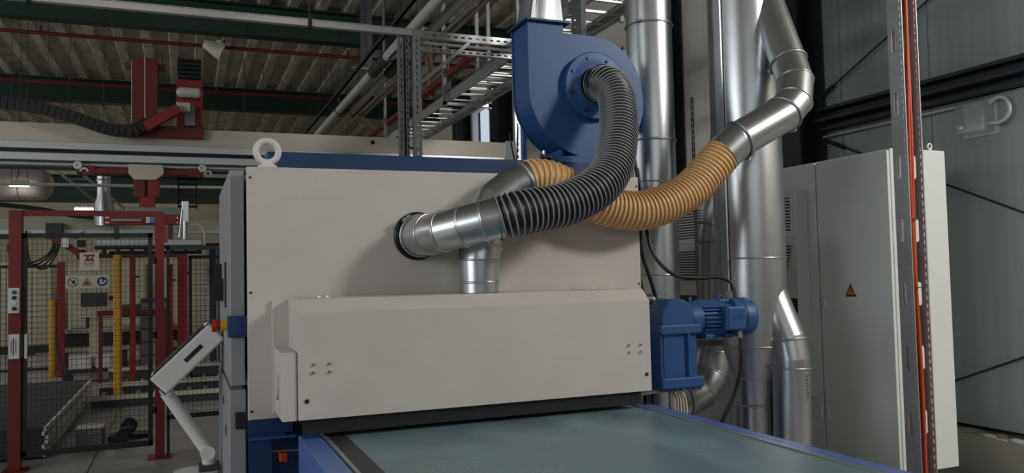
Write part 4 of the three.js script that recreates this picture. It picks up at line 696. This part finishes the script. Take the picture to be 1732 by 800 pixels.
// ================================================================ SAFETY FENCE GATE
function meshWires(x0, x1, y0, y1, z, sx, sy, t = 0.0035) { const a = []; for (let x = x0; x <= x1 + 1e-4; x += sx) a.push(bx(x - t / 2, x + t / 2, y0, y1, z - t, z)); for (let y = y0; y <= y1 + 1e-4; y += sy) a.push(bx(x0, x1, y - t / 2, y + t / 2, z, z + t)); return merged(a); }
{
  const p = thing('fence_portal', 'dark red steel portal frame around the mesh gate', 'portal');
  put('post', merged([bx(-1.455, -1.355, 0.012, 2.315, -8.44, -8.34), bx(-1.50, -1.31, 0, 0.012, -8.49, -8.29)]), M.red, p);
  put('post', merged([bx(-0.265, -0.185, 0.012, 2.315, -8.43, -8.35), bx(-0.33, -0.12, 0, 0.012, -8.49, -8.29)]), M.red, p);
  put('lintel', bx(-1.355, -0.265, 2.27, 2.318, -8.42, -8.36), M.red, p);
  put('cable_clip', bx(-0.18, -0.155, 2.02, 2.18, -8.42, -8.36, 0.004), M.redBright, p);
  const g = thing('mesh_gate', 'black framed wire mesh gate hung in the red portal', 'gate');
  put('gate_frame', merged([bx(-1.352, -1.315, 0.13, 2.11, -8.40, -8.36), bx(-0.325, -0.285, 0.13, 2.11, -8.40, -8.36), bx(-1.352, -0.285, 2.07, 2.11, -8.40, -8.36), bx(-1.352, -0.285, 0.12, 0.17, -8.40, -8.36)]), M.black, g);
  const w = put('wire_mesh', meshWires(-1.32, -0.32, 0.16, 2.08, -8.385, 0.04, 0.05), M.black, g); w.userData.kind = 'stuff';
  for (const y of [0.45, 1.15, 1.85]) put('hinge', bx(-0.29, -0.25, y - 0.03, y + 0.03, -8.41, -8.35), M.black, g);
  const logo = canvasTex(256, 256, (c) => { c.fillStyle = '#b9b5ac'; c.fillRect(0, 0, 256, 256); c.fillStyle = '#6d1f24'; c.fillRect(52, 28, 136, 26); c.fillRect(88, 50, 36, 60); c.fillRect(66, 100, 82, 26); c.beginPath(); c.moveTo(150, 74); c.lineTo(176, 50); c.lineTo(200, 50); c.lineTo(166, 80); c.lineTo(206, 126); c.lineTo(160, 126); c.lineTo(138, 94); c.closePath(); c.fill(); c.fillRect(138, 28, 62, 24); c.font = 'bold 56px sans-serif'; c.fillStyle = '#1d1a1a'; c.textAlign = 'center'; c.fillText('kraft', 128, 176); c.fillRect(66, 192, 124, 6); });
  const s1 = thing('logo_plate', 'small pale sign with red emblem and lettering on the mesh gate', 'sign'); put('plate', bx(-0.897, -0.737, 1.768, 1.932, -8.365, -8.361), M.white, s1); plateZ('print', -0.897, -0.737, 1.768, 1.932, -8.3605, std('#ffffff', 0.6, 0, { map: logo }), s1);
  const sg = canvasTex(768, 256, (c) => {
    c.fillStyle = '#b5b1a9'; c.fillRect(0, 0, 768, 256); c.lineWidth = 16; c.strokeStyle = '#4a1c1e'; c.beginPath(); c.arc(128, 128, 86, 0, 7); c.stroke(); c.beginPath(); c.moveTo(68, 68); c.lineTo(188, 188); c.stroke(); c.fillStyle = '#151515'; c.beginPath(); c.ellipse(140, 135, 28, 34, 0.5, 0, 7); c.fill(); for (let k = 0; k < 4; k++) { c.fillRect(118 + k * 14, 84 + Math.abs(k - 1.5) * 6, 9, 40); }
    c.strokeStyle = '#8a5a1c'; c.fillStyle = '#a9762b'; c.lineWidth = 14; c.lineJoin = 'round'; c.beginPath(); c.moveTo(372, 54); c.lineTo(460, 200); c.lineTo(284, 200); c.closePath(); c.fill(); c.stroke(); c.fillStyle = '#2a1b10'; c.beginPath(); c.ellipse(372, 168, 34, 14, 0.2, 0, 7); c.fill(); c.fillRect(364, 120, 14, 40);
    c.fillStyle = '#1c2350'; c.beginPath(); c.arc(640, 128, 92, 0, 7); c.fill(); c.fillStyle = '#b9bcc8'; c.beginPath(); c.arc(612, 104, 26, 0, 7); c.fill(); c.beginPath(); c.moveTo(580, 176); c.lineTo(600, 130); c.lineTo(650, 136); c.lineTo(690, 92); c.lineTo(712, 120); c.lineTo(668, 180); c.closePath(); c.fill();
  });
  const s2 = thing('safety_sign', 'wide pale sign with three round and triangular safety symbols on the gate', 'sign'); put('plate', bx(-1.011, -0.649, 1.605, 1.722, -8.365, -8.361), M.white, s2); plateZ('print', -1.011, -0.649, 1.605, 1.722, -8.3605, std('#ffffff', 0.6, 0, { map: sg }), s2);
  const k = thing('gate_switch_box', 'pale push button box on the left red gate post', 'switch'); put('housing', bx(-1.45, -1.362, 1.398, 1.623, -8.34, -8.30, 0.006), M.acGrey, k); for (let i = 0; i < 4; i++) put('push_button', at(disc(0.018, 0.02, 16), -1.40, 1.44 + i * 0.048, -8.295), [M.black, M.acGrey, M.black, M.steelDark][i], k);
  const kl = thing('gate_lock', 'white and black lock unit on the left red gate post', 'lock'); put('housing', bx(-1.445, -1.358, 0.995, 1.215, -8.34, -8.30, 0.006), M.white, kl); put('latch', bx(-1.355, -1.325, 1.0, 1.212, -8.355, -8.30, 0.004), M.black, kl); put('latch_cover', bx(-1.322, -1.300, 0.995, 1.212, -8.355, -8.30, 0.004), M.white, kl); put('bolt', bx(-1.30, -1.25, 1.02, 1.06, -8.35, -8.31), M.black, kl); put('print_strip', merged([bx(-1.41, -1.403, 1.03, 1.18, -8.2995, -8.298), bx(-1.425, -1.42, 1.05, 1.16, -8.2995, -8.298), bx(-1.39, -1.385, 1.05, 1.16, -8.2995, -8.298)]), M.steelDark, kl);
  // left neighbour panel of the fence, mostly out of view
  const n = thing('mesh_fence', 'wire mesh fence panel left of the red portal', 'fence'); put('frame', merged([bx(-2.9, -2.86, 0, 2.1, -8.40, -8.36), bx(-2.9, -1.46, 2.06, 2.1, -8.40, -8.36), bx(-2.9, -1.46, 0.12, 0.16, -8.40, -8.36)]), M.black, n); const nw = put('wire_mesh', meshWires(-2.88, -1.48, 0.16, 2.08, -8.385, 0.04, 0.05), M.black, n); nw.userData.kind = 'stuff';
  // right neighbour up to the machine
  const n2 = thing('mesh_fence', 'wire mesh fence panel between the red portal and the machine', 'fence'); put('frame', merged([bx(-0.165, -0.14, 0, 1.99, -8.41, -8.37), bx(-0.165, 0.6, 1.95, 1.99, -8.41, -8.37), bx(-0.165, 0.6, 0.35, 0.39, -8.41, -8.37), bx(0.58, 0.6, 0, 1.95, -8.41, -8.37)]), M.black, n2); const n2w = put('wire_mesh', meshWires(-0.14, 0.58, 0.36, 1.96, -8.395, 0.04, 0.05), M.black, n2); n2w.userData.kind = 'stuff';
}
// ================================================================ OPERATOR PANEL
{
  const h = thing('operator_terminal', 'tilted pale operator panel on a jointed arm at the machine left side', 'terminal');
  const c = V(0.012, 1.205, -5.2), ang = Math.atan2(1.411 - 1.111, 0.141 + 0.174), Lh = 0.218, Th = 0.066;
  const T = new THREE.Matrix4().makeRotationZ(ang).setPosition(c);
  const loc = g => { g.applyMatrix4(T); return g; };
  put('shell', loc(new RoundedBoxGeometry(2 * Lh, 2 * Th, 0.34, 3, 0.016)), M.white, h);
  put('screen', loc(bx(-Lh + 0.03, Lh - 0.03, Th - 0.001, Th + 0.004, -0.14, 0.14)), M.blackGloss, h);
  put('bezel', loc(merged([bx(-Lh, Lh, Th - 0.004, Th + 0.002, -0.165, -0.15), bx(-Lh, Lh, Th - 0.004, Th + 0.002, 0.15, 0.165)])), M.steelDark, h);
  put('card_slot', loc(bx(-0.02, 0.105, -0.012, 0.012, 0.169, 0.172)), M.black, h);
  put('end_gasket', loc(bx(-Lh - 0.006, -Lh + 0.014, -Th + 0.004, Th - 0.004, -0.16, 0.16, 0.004)), M.black, h);
  put('swivel_head', merged([rod(V(-0.105, 1.02, -5.26), V(-0.105, 1.02, -5.14), 0.036, 22), bar(V(-0.105, 1.02, -5.2), V(-0.08, 1.07, -5.2), 0.05, 0.05)]), M.white, h);
  put('arm_tube', rod(V(-0.105, 1.0, -5.2), V(0.105, 0.66, -5.2), 0.037, 24), M.white, h);
  put('arm_joint', merged([rod(V(0.12, 0.635, -5.26), V(0.12, 0.635, -5.14), 0.042, 22), rod(V(0.12, 0.64, -5.2), V(0.13, 0.56, -5.2), 0.038, 22)]), M.white, h);
  put('joint_foot', bx(0.07, 0.19, 0.53, 0.565, -5.27, -5.13, 0.006), M.steelDark, h);
  put('pedestal', merged([at(new THREE.CylinderGeometry(0.13, 0.13, 0.53, 36), 0.06, 0.265, -5.2)]), M.white, h);
}
// ================================================================ BACKGROUND BEHIND THE FENCE
{
  const s = thing('plate_stack', 'stack of dark steel plates with whitish right edge behind the gate', 'plates');
  for (let k = 0; k < 7; k++) { const o = rr(-0.02, 0.02); put('plate', bx(-3.0, -1.25 + o, 0.02 + k * 0.04, 0.056 + k * 0.04, -12.9, -8.85), k === 6 ? M.dustyDark : M.steelDark, s); put('edge_band', bx(-1.25 + o, -1.225 + o, 0.02 + k * 0.04, 0.056 + k * 0.04, -12.9, -8.85), M.frit, s); }
  put('pallet', bx(-2.9, -1.32, 0, 0.02, -12.8, -8.95), M.dustyDark, s); put('top_line', merged([bx(-3.0, -1.27, 0.3, 0.303, -9.9, -9.88), bx(-3.0, -1.27, 0.3, 0.303, -11.1, -11.08)]), M.zincDull, s);
  const bol = (x, z, h, r, l) => { const b = thing('bollard', l, 'bollard'); put('tube', rod(V(x, 0.01, z), V(x, h, z), r, 20), M.yellow, b); put('foot_plate', bx(x - 0.075, x + 0.075, 0, 0.012, z - 0.09, z + 0.09), M.yellow, b); put('cap', at(new THREE.CylinderGeometry(r * 1.02, r * 1.02, 0.02, 20), x, h + 0.01, z), M.yellow, b); };
  bol(-2.19, -16.5, 1.36, 0.06, 'shorter yellow bollard beside a red post at the back left'); bol(-0.87, -12.5, 2.04, 0.055, 'tall yellow post seen through the middle of the gate');
  const rp = (x, z, h, w, l) => { const b = thing('fence_post', l, 'post'); put('tube', bx(x - w / 2, x + w / 2, 0.01, h, z - w / 2, z + w / 2, 0.004), M.redBright, b); put('foot_plate', bx(x - w * 0.56, x + w * 0.56, 0, 0.012, z - w, z + w), M.redBright, b); put('bracket', bx(x + w / 2, x + w / 2 + 0.05, h * 0.85, h * 0.85 + 0.03, z - 0.02, z + 0.02), M.black, b); };
  rp(-2.05, -16.45, 2.04, 0.105, 'red fence post right of the shorter yellow bollard'); rp(-0.73, -13.4, 2.02, 0.078, 'thin red fence post right of the tall yellow post'); rp(-0.04, -13.5, 2.07, 0.14, 'thick red fence post right of the portal'); rp(-0.24, -15.2, 1.95, 0.085, 'bright red thin post left of the thick red post');
  const hd = single('red_header', 'dark red horizontal beam behind the gate at head height', 'beam', bx(-1.25, -0.04, 2.02, 2.09, -13.56, -13.5), M.red);
  const lr = thing('red_guard_rail', 'low dark red guard rail behind the tall yellow post', 'rail'); put('rail', bx(-1.35, -0.2, 1.10, 1.19, -15.05, -14.99), M.red, lr); for (const x of [-1.3, -0.3]) put('leg', bx(x - 0.03, x + 0.03, 0, 1.1, -15.05, -14.99), M.red, lr);
  const f = thing('far_fence', 'black mesh fence at the back left below the far gantry', 'fence'); put('frame', merged([bx(-6, -2.1, 1.95, 2.0, -16.8, -16.76), bx(-6, -2.1, 0.1, 0.15, -16.8, -16.76), bx(-4.2, -4.15, 0, 2, -16.8, -16.76), bx(-6, -5.95, 0, 2, -16.8, -16.76)]), M.black, f); const fw = put('wire_mesh', meshWires(-5.95, -2.12, 0.15, 1.95, -16.77, 0.1, 0.1, 0.005), M.black, f); fw.userData.kind = 'stuff';
  const f2 = thing('far_fence', 'black mesh fence panel right of the thick red post', 'fence'); put('frame', merged([bx(0.05, 0.10, 0, 2.06, -14.02, -13.97), bx(0.05, 1.6, 2.01, 2.06, -14.02, -13.97), bx(0.05, 1.6, 0.10, 0.15, -14.02, -13.97), bx(0.05, 1.6, 0.60, 0.64, -14.02, -13.97), bx(1.55, 1.6, 0, 2.06, -14.02, -13.97)]), M.black, f2); const f2w = put('wire_mesh', meshWires(0.1, 1.55, 0.15, 2.01, -14.0, 0.06, 0.06, 0.004), M.black, f2); f2w.userData.kind = 'stuff';
  // second gantry and conduits deeper in the hall
  const g2 = thing('far_gantry', 'pale green grey beam of a second gantry behind the portal top', 'gantry'); put('beam', bx(-6.5, 1.9, 2.42, 2.56, -13.2, -13.0, 0.006), M.cream, g2); put('lower_rail', bx(-6.5, 1.9, 2.36, 2.42, -13.16, -13.02), M.alu, g2); for (const x of [-6.2, 1.7]) put('leg', bx(x - 0.08, x + 0.08, 0, 2.4, -13.18, -13.02), M.cream, g2);
  const ec = thing('far_energy_chain', 'black sagging energy chain lying on the far gantry beam', 'energy chain'); const cv = new THREE.CatmullRomCurve3([V(-2.6, 2.78, -12.9), V(-1.9, 2.70, -12.9), V(-1.4, 2.60, -12.9), V(-0.9, 2.58, -12.9), V(-0.3, 2.58, -12.9)]); for (let k = 0; k < 24; k++) put('chain_link', bar(cv.getPointAt(k / 24), cv.getPointAt((k + 0.9) / 24), 0.1, 0.06), M.black, ec);
  const cd = thing('conduit_run', 'thin white conduit crossing the hall below the gantry rails', 'conduit'); put('pipe', rod(V(-7, 2.98, -12.3), V(2.5, 2.98, -12.3), 0.022, 12), M.white, cd); put('pipe', rod(V(-7, 3.30, -12.5), V(2.5, 3.30, -12.5), 0.022, 12), M.pipeGrey, cd); hangers(cd, [V(-5, 2.98, -12.3), V(-2.6, 2.98, -12.3), V(0.8, 2.98, -12.3)]);
  const tk = thing('storage_tank', 'large pale horizontal tank with rounded end at the upper left', 'tank'); { const L = new THREE.LatheGeometry([[0, 0], [0.09, 0.006], [0.17, 0.04], [0.215, 0.11], [0.225, 0.2], [0.225, 3.2]].map(p => new THREE.Vector2(...p)), 40); L.rotateZ(Math.PI / 2); put('shell', at(L, -1.78, 3.09, -13.4), M.tankSkin, tk); put('strap', merged([ring(V(-2.2, 3.09, -13.4), V(1, 0, 0), 0.226, 0.008), ring(V(-3.4, 3.09, -13.4), V(1, 0, 0), 0.226, 0.008)]), M.zincDull, tk); hangers(tk, [V(-2.2, 3.31, -13.4), V(-3.4, 3.31, -13.4)]); }
  const vd = thing('far_vertical_duct', 'short galvanised vertical duct behind the gantry trolley', 'duct'); duct(vd, [2.45, 2.75, 2.86, 3.1, 3.5].map(y => V(-1.06, y, -12.7)), 0.09, { radii: [0.13, 0.13, 0.09, 0.085, 0.085], clamps: [[3, 0, 1]] }); hangers(vd, [V(-1.06, 3.5, -12.7)]);
  const gb = struct('trim_2', hBeamX(-9.2, 5.9, 3.45, 4.05, -20.2, 0.3), M.greenBeam, 'dark green crane girder across the far hall');
  const tr = thing('lattice_strut', 'grey lattice strut slanting behind the tank end', 'strut'); put('chord', bar(V(-2.0, 3.55, -14.5), V(-1.1, 2.75, -14.5), 0.03, 0.04), M.zincDull, tr); put('chord', bar(V(-1.7, 3.55, -14.5), V(-0.8, 2.75, -14.5), 0.03, 0.04), M.zincDull, tr); for (let k = 0; k < 5; k++) { const t = 0.1 + k * 0.2; put('web', bar(V(-2.0 + 0.9 * t, 3.55 - 0.8 * t, -14.5), V(-1.7 + 0.9 * t, 3.55 - 0.8 * t, -14.5), 0.015, 0.015), M.zincDull, tr); } hangers(tr, [V(-2.0, 3.55, -14.5), V(-1.7, 3.55, -14.5)]);
  // machines on the floor behind the gate
  const m1 = thing('flat_bed_machine', 'low dark flat bed machine with pale side rails behind the fence', 'machine'); put('bed', bx(-2.2, 0.0, 0.5, 0.72, -19.30, -17.10, 0.01), M.dustyDark, m1); put('side_rail', bx(-2.25, 0.05, 0.72, 0.80, -17.15, -17.05, 0.004), M.alu, m1); put('side_rail', bx(-2.25, 0.05, 0.38, 0.46, -17.15, -17.02, 0.004), M.cream, m1); put('bridge', bx(-1.9, -0.6, 0.95, 1.2, -18.70, -18.10, 0.02), M.steelDark, m1); for (const x of [-2.1, -1.1, -0.1]) put('leg', bx(x - 0.06, x + 0.06, 0, 0.5, -17.40, -17.20), M.steelDark, m1); for (const x of [-1.8, -0.7]) put('bridge_post', bx(x - 0.05, x + 0.05, 0.72, 0.96, -18.50, -18.30), M.steelDark, m1);
  const m2 = thing('control_console', 'grey control console with dark screen seen through the gate', 'console'); put('housing', bx(-1.75, -1.15, 1.05, 1.62, -16.100, -15.850, 0.01), M.cream, m2); put('screen', bx(-1.68, -1.27, 1.24, 1.48, -15.852, -15.842), M.steelDark, m2); put('knob', bx(-1.24, -1.18, 1.34, 1.42, -15.852, -15.835), M.black, m2); put('stand', bx(-1.55, -1.35, 0, 1.05, -16.050, -15.900), M.cream, m2);
  const tr2 = [[-12.0, 0.10, 'nearest long pale floor rail behind the gate'], [-13.1, 0.14, 'middle long pale floor rail behind the gate'], [-14.6, 0.22, 'rearmost long pale floor rail behind the gate']];
  for (const [z, h, l] of tr2) { const q = thing('floor_rail', l, 'rail'); put('rail', bx(-1.15, 2.0, h, h + 0.06, z - 0.06, z), M.cream, q); put('skirt', bx(-1.15, 2.0, 0, h, z - 0.1, z - 0.02), M.steelDark, q); put('rollers', merged(Array.from({ length: 14 }, (_, k) => rod(V(-1.05 + k * 0.22, h, z - 0.1), V(-1.05 + k * 0.22, h, z - 0.7), 0.03, 10))), M.zincDull, q); put('rear_support', bx(-1.15, 2.0, 0, h - 0.03, z - 0.74, z - 0.7), M.steelDark, q); }
  const vb = thing('grey_floor_box', 'small grey box on the floor behind the gate', 'box'); put('case', bx(-1.03, -0.78, 0.0, 0.17, -9.55, -9.3, 0.015), M.zincDull, vb); put('lid', bx(-1.035, -0.775, 0.17, 0.19, -9.555, -9.295, 0.006), M.acGrey, vb);
  const wh = thing('hose_cart', 'low black cart with one small wheel on the floor inside the gate', 'cart'); put('tyre', at(new THREE.TorusGeometry(0.06, 0.025, 12, 30), -0.56, 0.13, -9.6), M.rubber, wh); put('hub', at(disc(0.045, 0.03), -0.56, 0.13, -9.6), M.dustyDark, wh); put('base', bx(-0.76, -0.36, 0.0, 0.045, -9.75, -9.5, 0.015), M.black, wh);
  const ws = thing('dark_wedge', 'dark wedge shaped shoe on the floor beside the grey box', 'wedge'); put('wedge', prismZ([[-0.74, 0], [-0.56, 0], [-0.52, 0.17], [-0.62, 0.16]], -9.35, -9.2, 0.004), M.black, ws);
  single('floor_hose', 'thin dark hose lying on the floor at the lower left corner', 'hose', tube([V(-2.2, 0.02, -8.6), V(-1.7, 0.02, -8.25), V(-1.5, 0.02, -8.1), V(-1.44, 0.02, -8.2)], 0.018, 30), M.rubber);
  // tall machines along the back wall
  const bw = [[-6.2, -3.0, 2.2, -22.5, 'pale machine enclosure at the far left', M.cream], [-2.6, -0.9, 2.1, -22.0, 'cream machine enclosure behind the red header', M.wallBack], [-0.5, 1.2, 2.4, -21.0, 'cream machine enclosure behind the thick red post', M.wallBack]];
  for (const [x0, x1, h, z, l, m] of bw) { const q = thing('machine_enclosure', l, 'enclosure'); put('shell', bx(x0, x1, 0, h, z - 1.2, z, 0.02), m, q); const n = Math.round((x1 - x0) / 0.55); for (let k = 0; k < n; k++) put('door_panel', bx(x0 + 0.04 + k * (x1 - x0) / n, x0 - 0.0 + (k + 1) * (x1 - x0) / n - 0.03, 0.2, h - 0.15, z, z + 0.02, 0.004), m, q); put('dark_band', bx(x0, x1, 0, 0.18, z, z + 0.015), M.dustyDark, q); }
  const st = thing('glass_partition', 'grey upright profiles of a partition near the machine left side', 'partition'); for (let k = 0; k < 6; k++) put('profile', bx(0.35 + k * 0.16, 0.40 + k * 0.16, 0, 2.3, -15.55, -15.5), k % 2 ? M.zincDull : M.alu, st); put('top_rail', bx(0.3, 1.3, 2.25, 2.32, -15.56, -15.5), M.red, st); put('panel', bx(0.35, 1.25, 0.1, 2.25, -15.6, -15.57), M.steelDark, st);
  // robot-like assembly at the left behind the gate top
  const rb = thing('handling_head', 'cluster of red and grey handling tools under the far gantry', 'tool head'); put('red_arm', bar(V(-1.75, 2.33, -12.9), V(-1.35, 2.05, -12.9), 0.09, 0.09), M.redBright, rb); put('joint', at(new THREE.SphereGeometry(0.08, 16, 12), -1.35, 2.05, -12.9), M.red, rb); put('mount', bx(-1.8, -1.6, 2.28, 2.5, -13.0, -12.85), M.steelDark, rb); put('silver_tool', merged([rod(V(-1.32, 2.08, -12.85), V(-1.22, 1.86, -12.85), 0.035, 14), rod(V(-1.45, 2.3, -12.85), V(-1.3, 2.36, -12.85), 0.03, 14), bx(-1.6, -1.5, 2.15, 2.36, -12.9, -12.8, 0.01)]), M.foil, rb); put('green_valve', bx(-1.40, -1.30, 2.16, 2.26, -12.86, -12.78, 0.01), M.greenBeam, rb);
  const cb = thing('tool_cabinet', 'grey tool cabinet with drawers behind the thin red post', 'cabinet'); put('case', bx(-0.75, -0.3, 0.05, 1.35, -16.6, -16.1, 0.01), M.steelDark, cb); for (let k = 0; k < 5; k++) put('drawer', bx(-0.73, -0.32, 0.1 + k * 0.24, 0.31 + k * 0.24, -16.1, -16.08, 0.004), M.zincDull, cb); put('plinth', bx(-0.74, -0.31, 0, 0.05, -16.58, -16.12), M.black, cb);
  const pt = thing('pallet_truck', 'dark low trolley with white crates in front of the flat bed machine', 'trolley'); put('deck', bx(-1.9, -1.0, 0.16, 0.22, -15.720, -15.220, 0.01), M.dustyDark, pt); for (const x of [-1.8, -1.1]) put('wheel', at(disc(0.08, 0.05), x, 0.08, -15.270), M.black, pt); put('handle', tube([V(-1.9, 0.22, -15.420), V(-1.98, 0.6, -15.420), V(-2.0, 0.95, -15.420)], 0.018, 16), M.steelDark, pt);
  [[-1.8, 0.34, 'larger white crate on the dark trolley'], [-1.4, 0.26, 'smaller white crate on the dark trolley']].forEach(([x, w, l]) => { const q = thing('crate', l, 'crate'); put('tub', bx(x, x + w, 0.22, 0.40, -15.670, -15.320, 0.012), M.white, q); put('rim', bx(x - 0.01, x + w + 0.01, 0.40, 0.42, -15.680, -15.310), M.acGrey, q); });
  const dh = thing('dark_hose_bundle', 'bundle of dark hoses hanging from the far gantry near the gate top', 'hoses'); for (let k = 0; k < 4; k++) put('hose', tube([V(-2.20 + k * 0.05, 2.4, -12.95), V(-2.25 + k * 0.09, 2.1 - 0.05 * k, -12.9), V(-2.00 + k * 0.06, 1.95 - 0.03 * k, -12.88), V(-1.75 + k * 0.03, 2.1, -12.9), V(-1.70 + k * 0.03, 2.4, -12.95)], 0.014, 30, 6), k % 2 ? M.rubber : M.steelDark, dh);
  const pc = thing('profile_rack', 'grey upright aluminium profiles left of the machine side door', 'rack'); for (let k = 0; k < 4; k++) put('profile', bx(0.62 + k * 0.13, 0.66 + k * 0.13, 0, 2.2, -12.0, -11.96), M.alu, pc); put('foot_bar', bx(0.55, 1.15, 0, 0.05, -12.05, -11.9), M.steelDark, pc); put('head_bar', bx(0.55, 1.15, 2.2, 2.25, -12.02, -11.94), M.redBright, pc);
  // hall lamps
  const lamps = [[-2.15, 3.045, -13.05, 0.24, 'short bright lamp in front of the pale tank'], [-1.95, 3.25, -20.0 + 0.4, 0.5, 'bright lamp tube above the far gantry beam']];
  lamps.forEach(([x, y, z, L, l], i) => { const q = thing('hall_lamp', l, 'lamp'); put('fitting', bx(x - L / 2, x + L / 2, y + 0.03, y + 0.07, z - 0.04, z + 0.04, 0.006), M.white, q); put('tube_lamp', rod(V(x - L / 2, y, z), V(x + L / 2, y, z), 0.022, 12), M.led, q); hangers(q, [V(x - L * 0.4, y + 0.06, z), V(x + L * 0.4, y + 0.06, z)]); areaLight(new THREE.Color(1, 0.95, 0.9), i ? 40 : 22, L, 0.05, V(x, y - 0.03, z), V(x, 0, z)); });
  // lamps added to light the back, hidden by the gantry or above the frame
  [[-4.5, -15, 'added roof lamp batten over the left back bay'], [-1.0, -22.3, 'added roof lamp batten near the far wall'], [0.5, -16.5, 'added roof lamp batten over the middle back bay'], [-5, -21, 'added roof lamp batten over the far left corner']].forEach(([x, z, l]) => { const q = thing('added_roof_lamp', l, 'lamp'); const y = 1.62 + 0.15 * Math.abs(z); put('fitting', bx(x - 0.75, x + 0.75, y + 0.04, y + 0.09, z - 0.07, z + 0.07, 0.008), M.white, q); put('tube_lamp', rod(V(x - 0.72, y + 0.02, z), V(x + 0.72, y + 0.02, z), 0.018, 12), M.led, q); hangers(q, [V(x - 0.6, y + 0.09, z), V(x + 0.6, y + 0.09, z)]); areaLight(new THREE.Color(1, 0.94, 0.86), 34, 1.4, 0.1, V(x, y - 0.01, z), V(x, 0, z)); });
}
// small parts on the machine top between the tray frame and the blower
{
  const q = thing('top_bracket', 'white triangular bracket with cables on the machine top left of the blower', 'bracket'); put('plate', prismZ([[1.93, 2.338], [2.02, 2.338], [2.02, 2.52], [1.95, 2.52]], -4.9, -4.89), M.white, q); put('wire', merged([tube([V(1.94, 2.56, -4.8), V(1.955, 2.45, -4.8), V(1.98, 2.36, -4.8), V(1.985, 2.34, -4.78)], 0.005, 20, 6), tube([V(2.0, 2.6, -4.8), V(1.99, 2.45, -4.8), V(1.985, 2.34, -4.8)], 0.005, 20, 6)]), M.rubber, q);
  const p = thing('blue_stand_post', 'slim blue post on the machine top left of the blower', 'post'); put('post', bx(2.085, 2.115, 2.35, 2.62, -4.96, -4.93, 0.003), M.railBlue, p); put('foot', bx(2.05, 2.15, 2.338, 2.35, -4.99, -4.9), M.railBlue, p);
  const v = thing('valve_cluster', 'small grey valve cluster on the machine top under the blower', 'valve'); put('block', bx(2.12, 2.19, 2.338, 2.39, -4.78, -4.70, 0.006), M.black, v); put('fitting', merged([rod(V(2.12, 2.405, -4.74), V(2.19, 2.405, -4.74), 0.016, 12), rod(V(2.155, 2.38, -4.74), V(2.155, 2.44, -4.74), 0.014, 12)]), M.foil, v);
}
renderer.render(scene, camera);
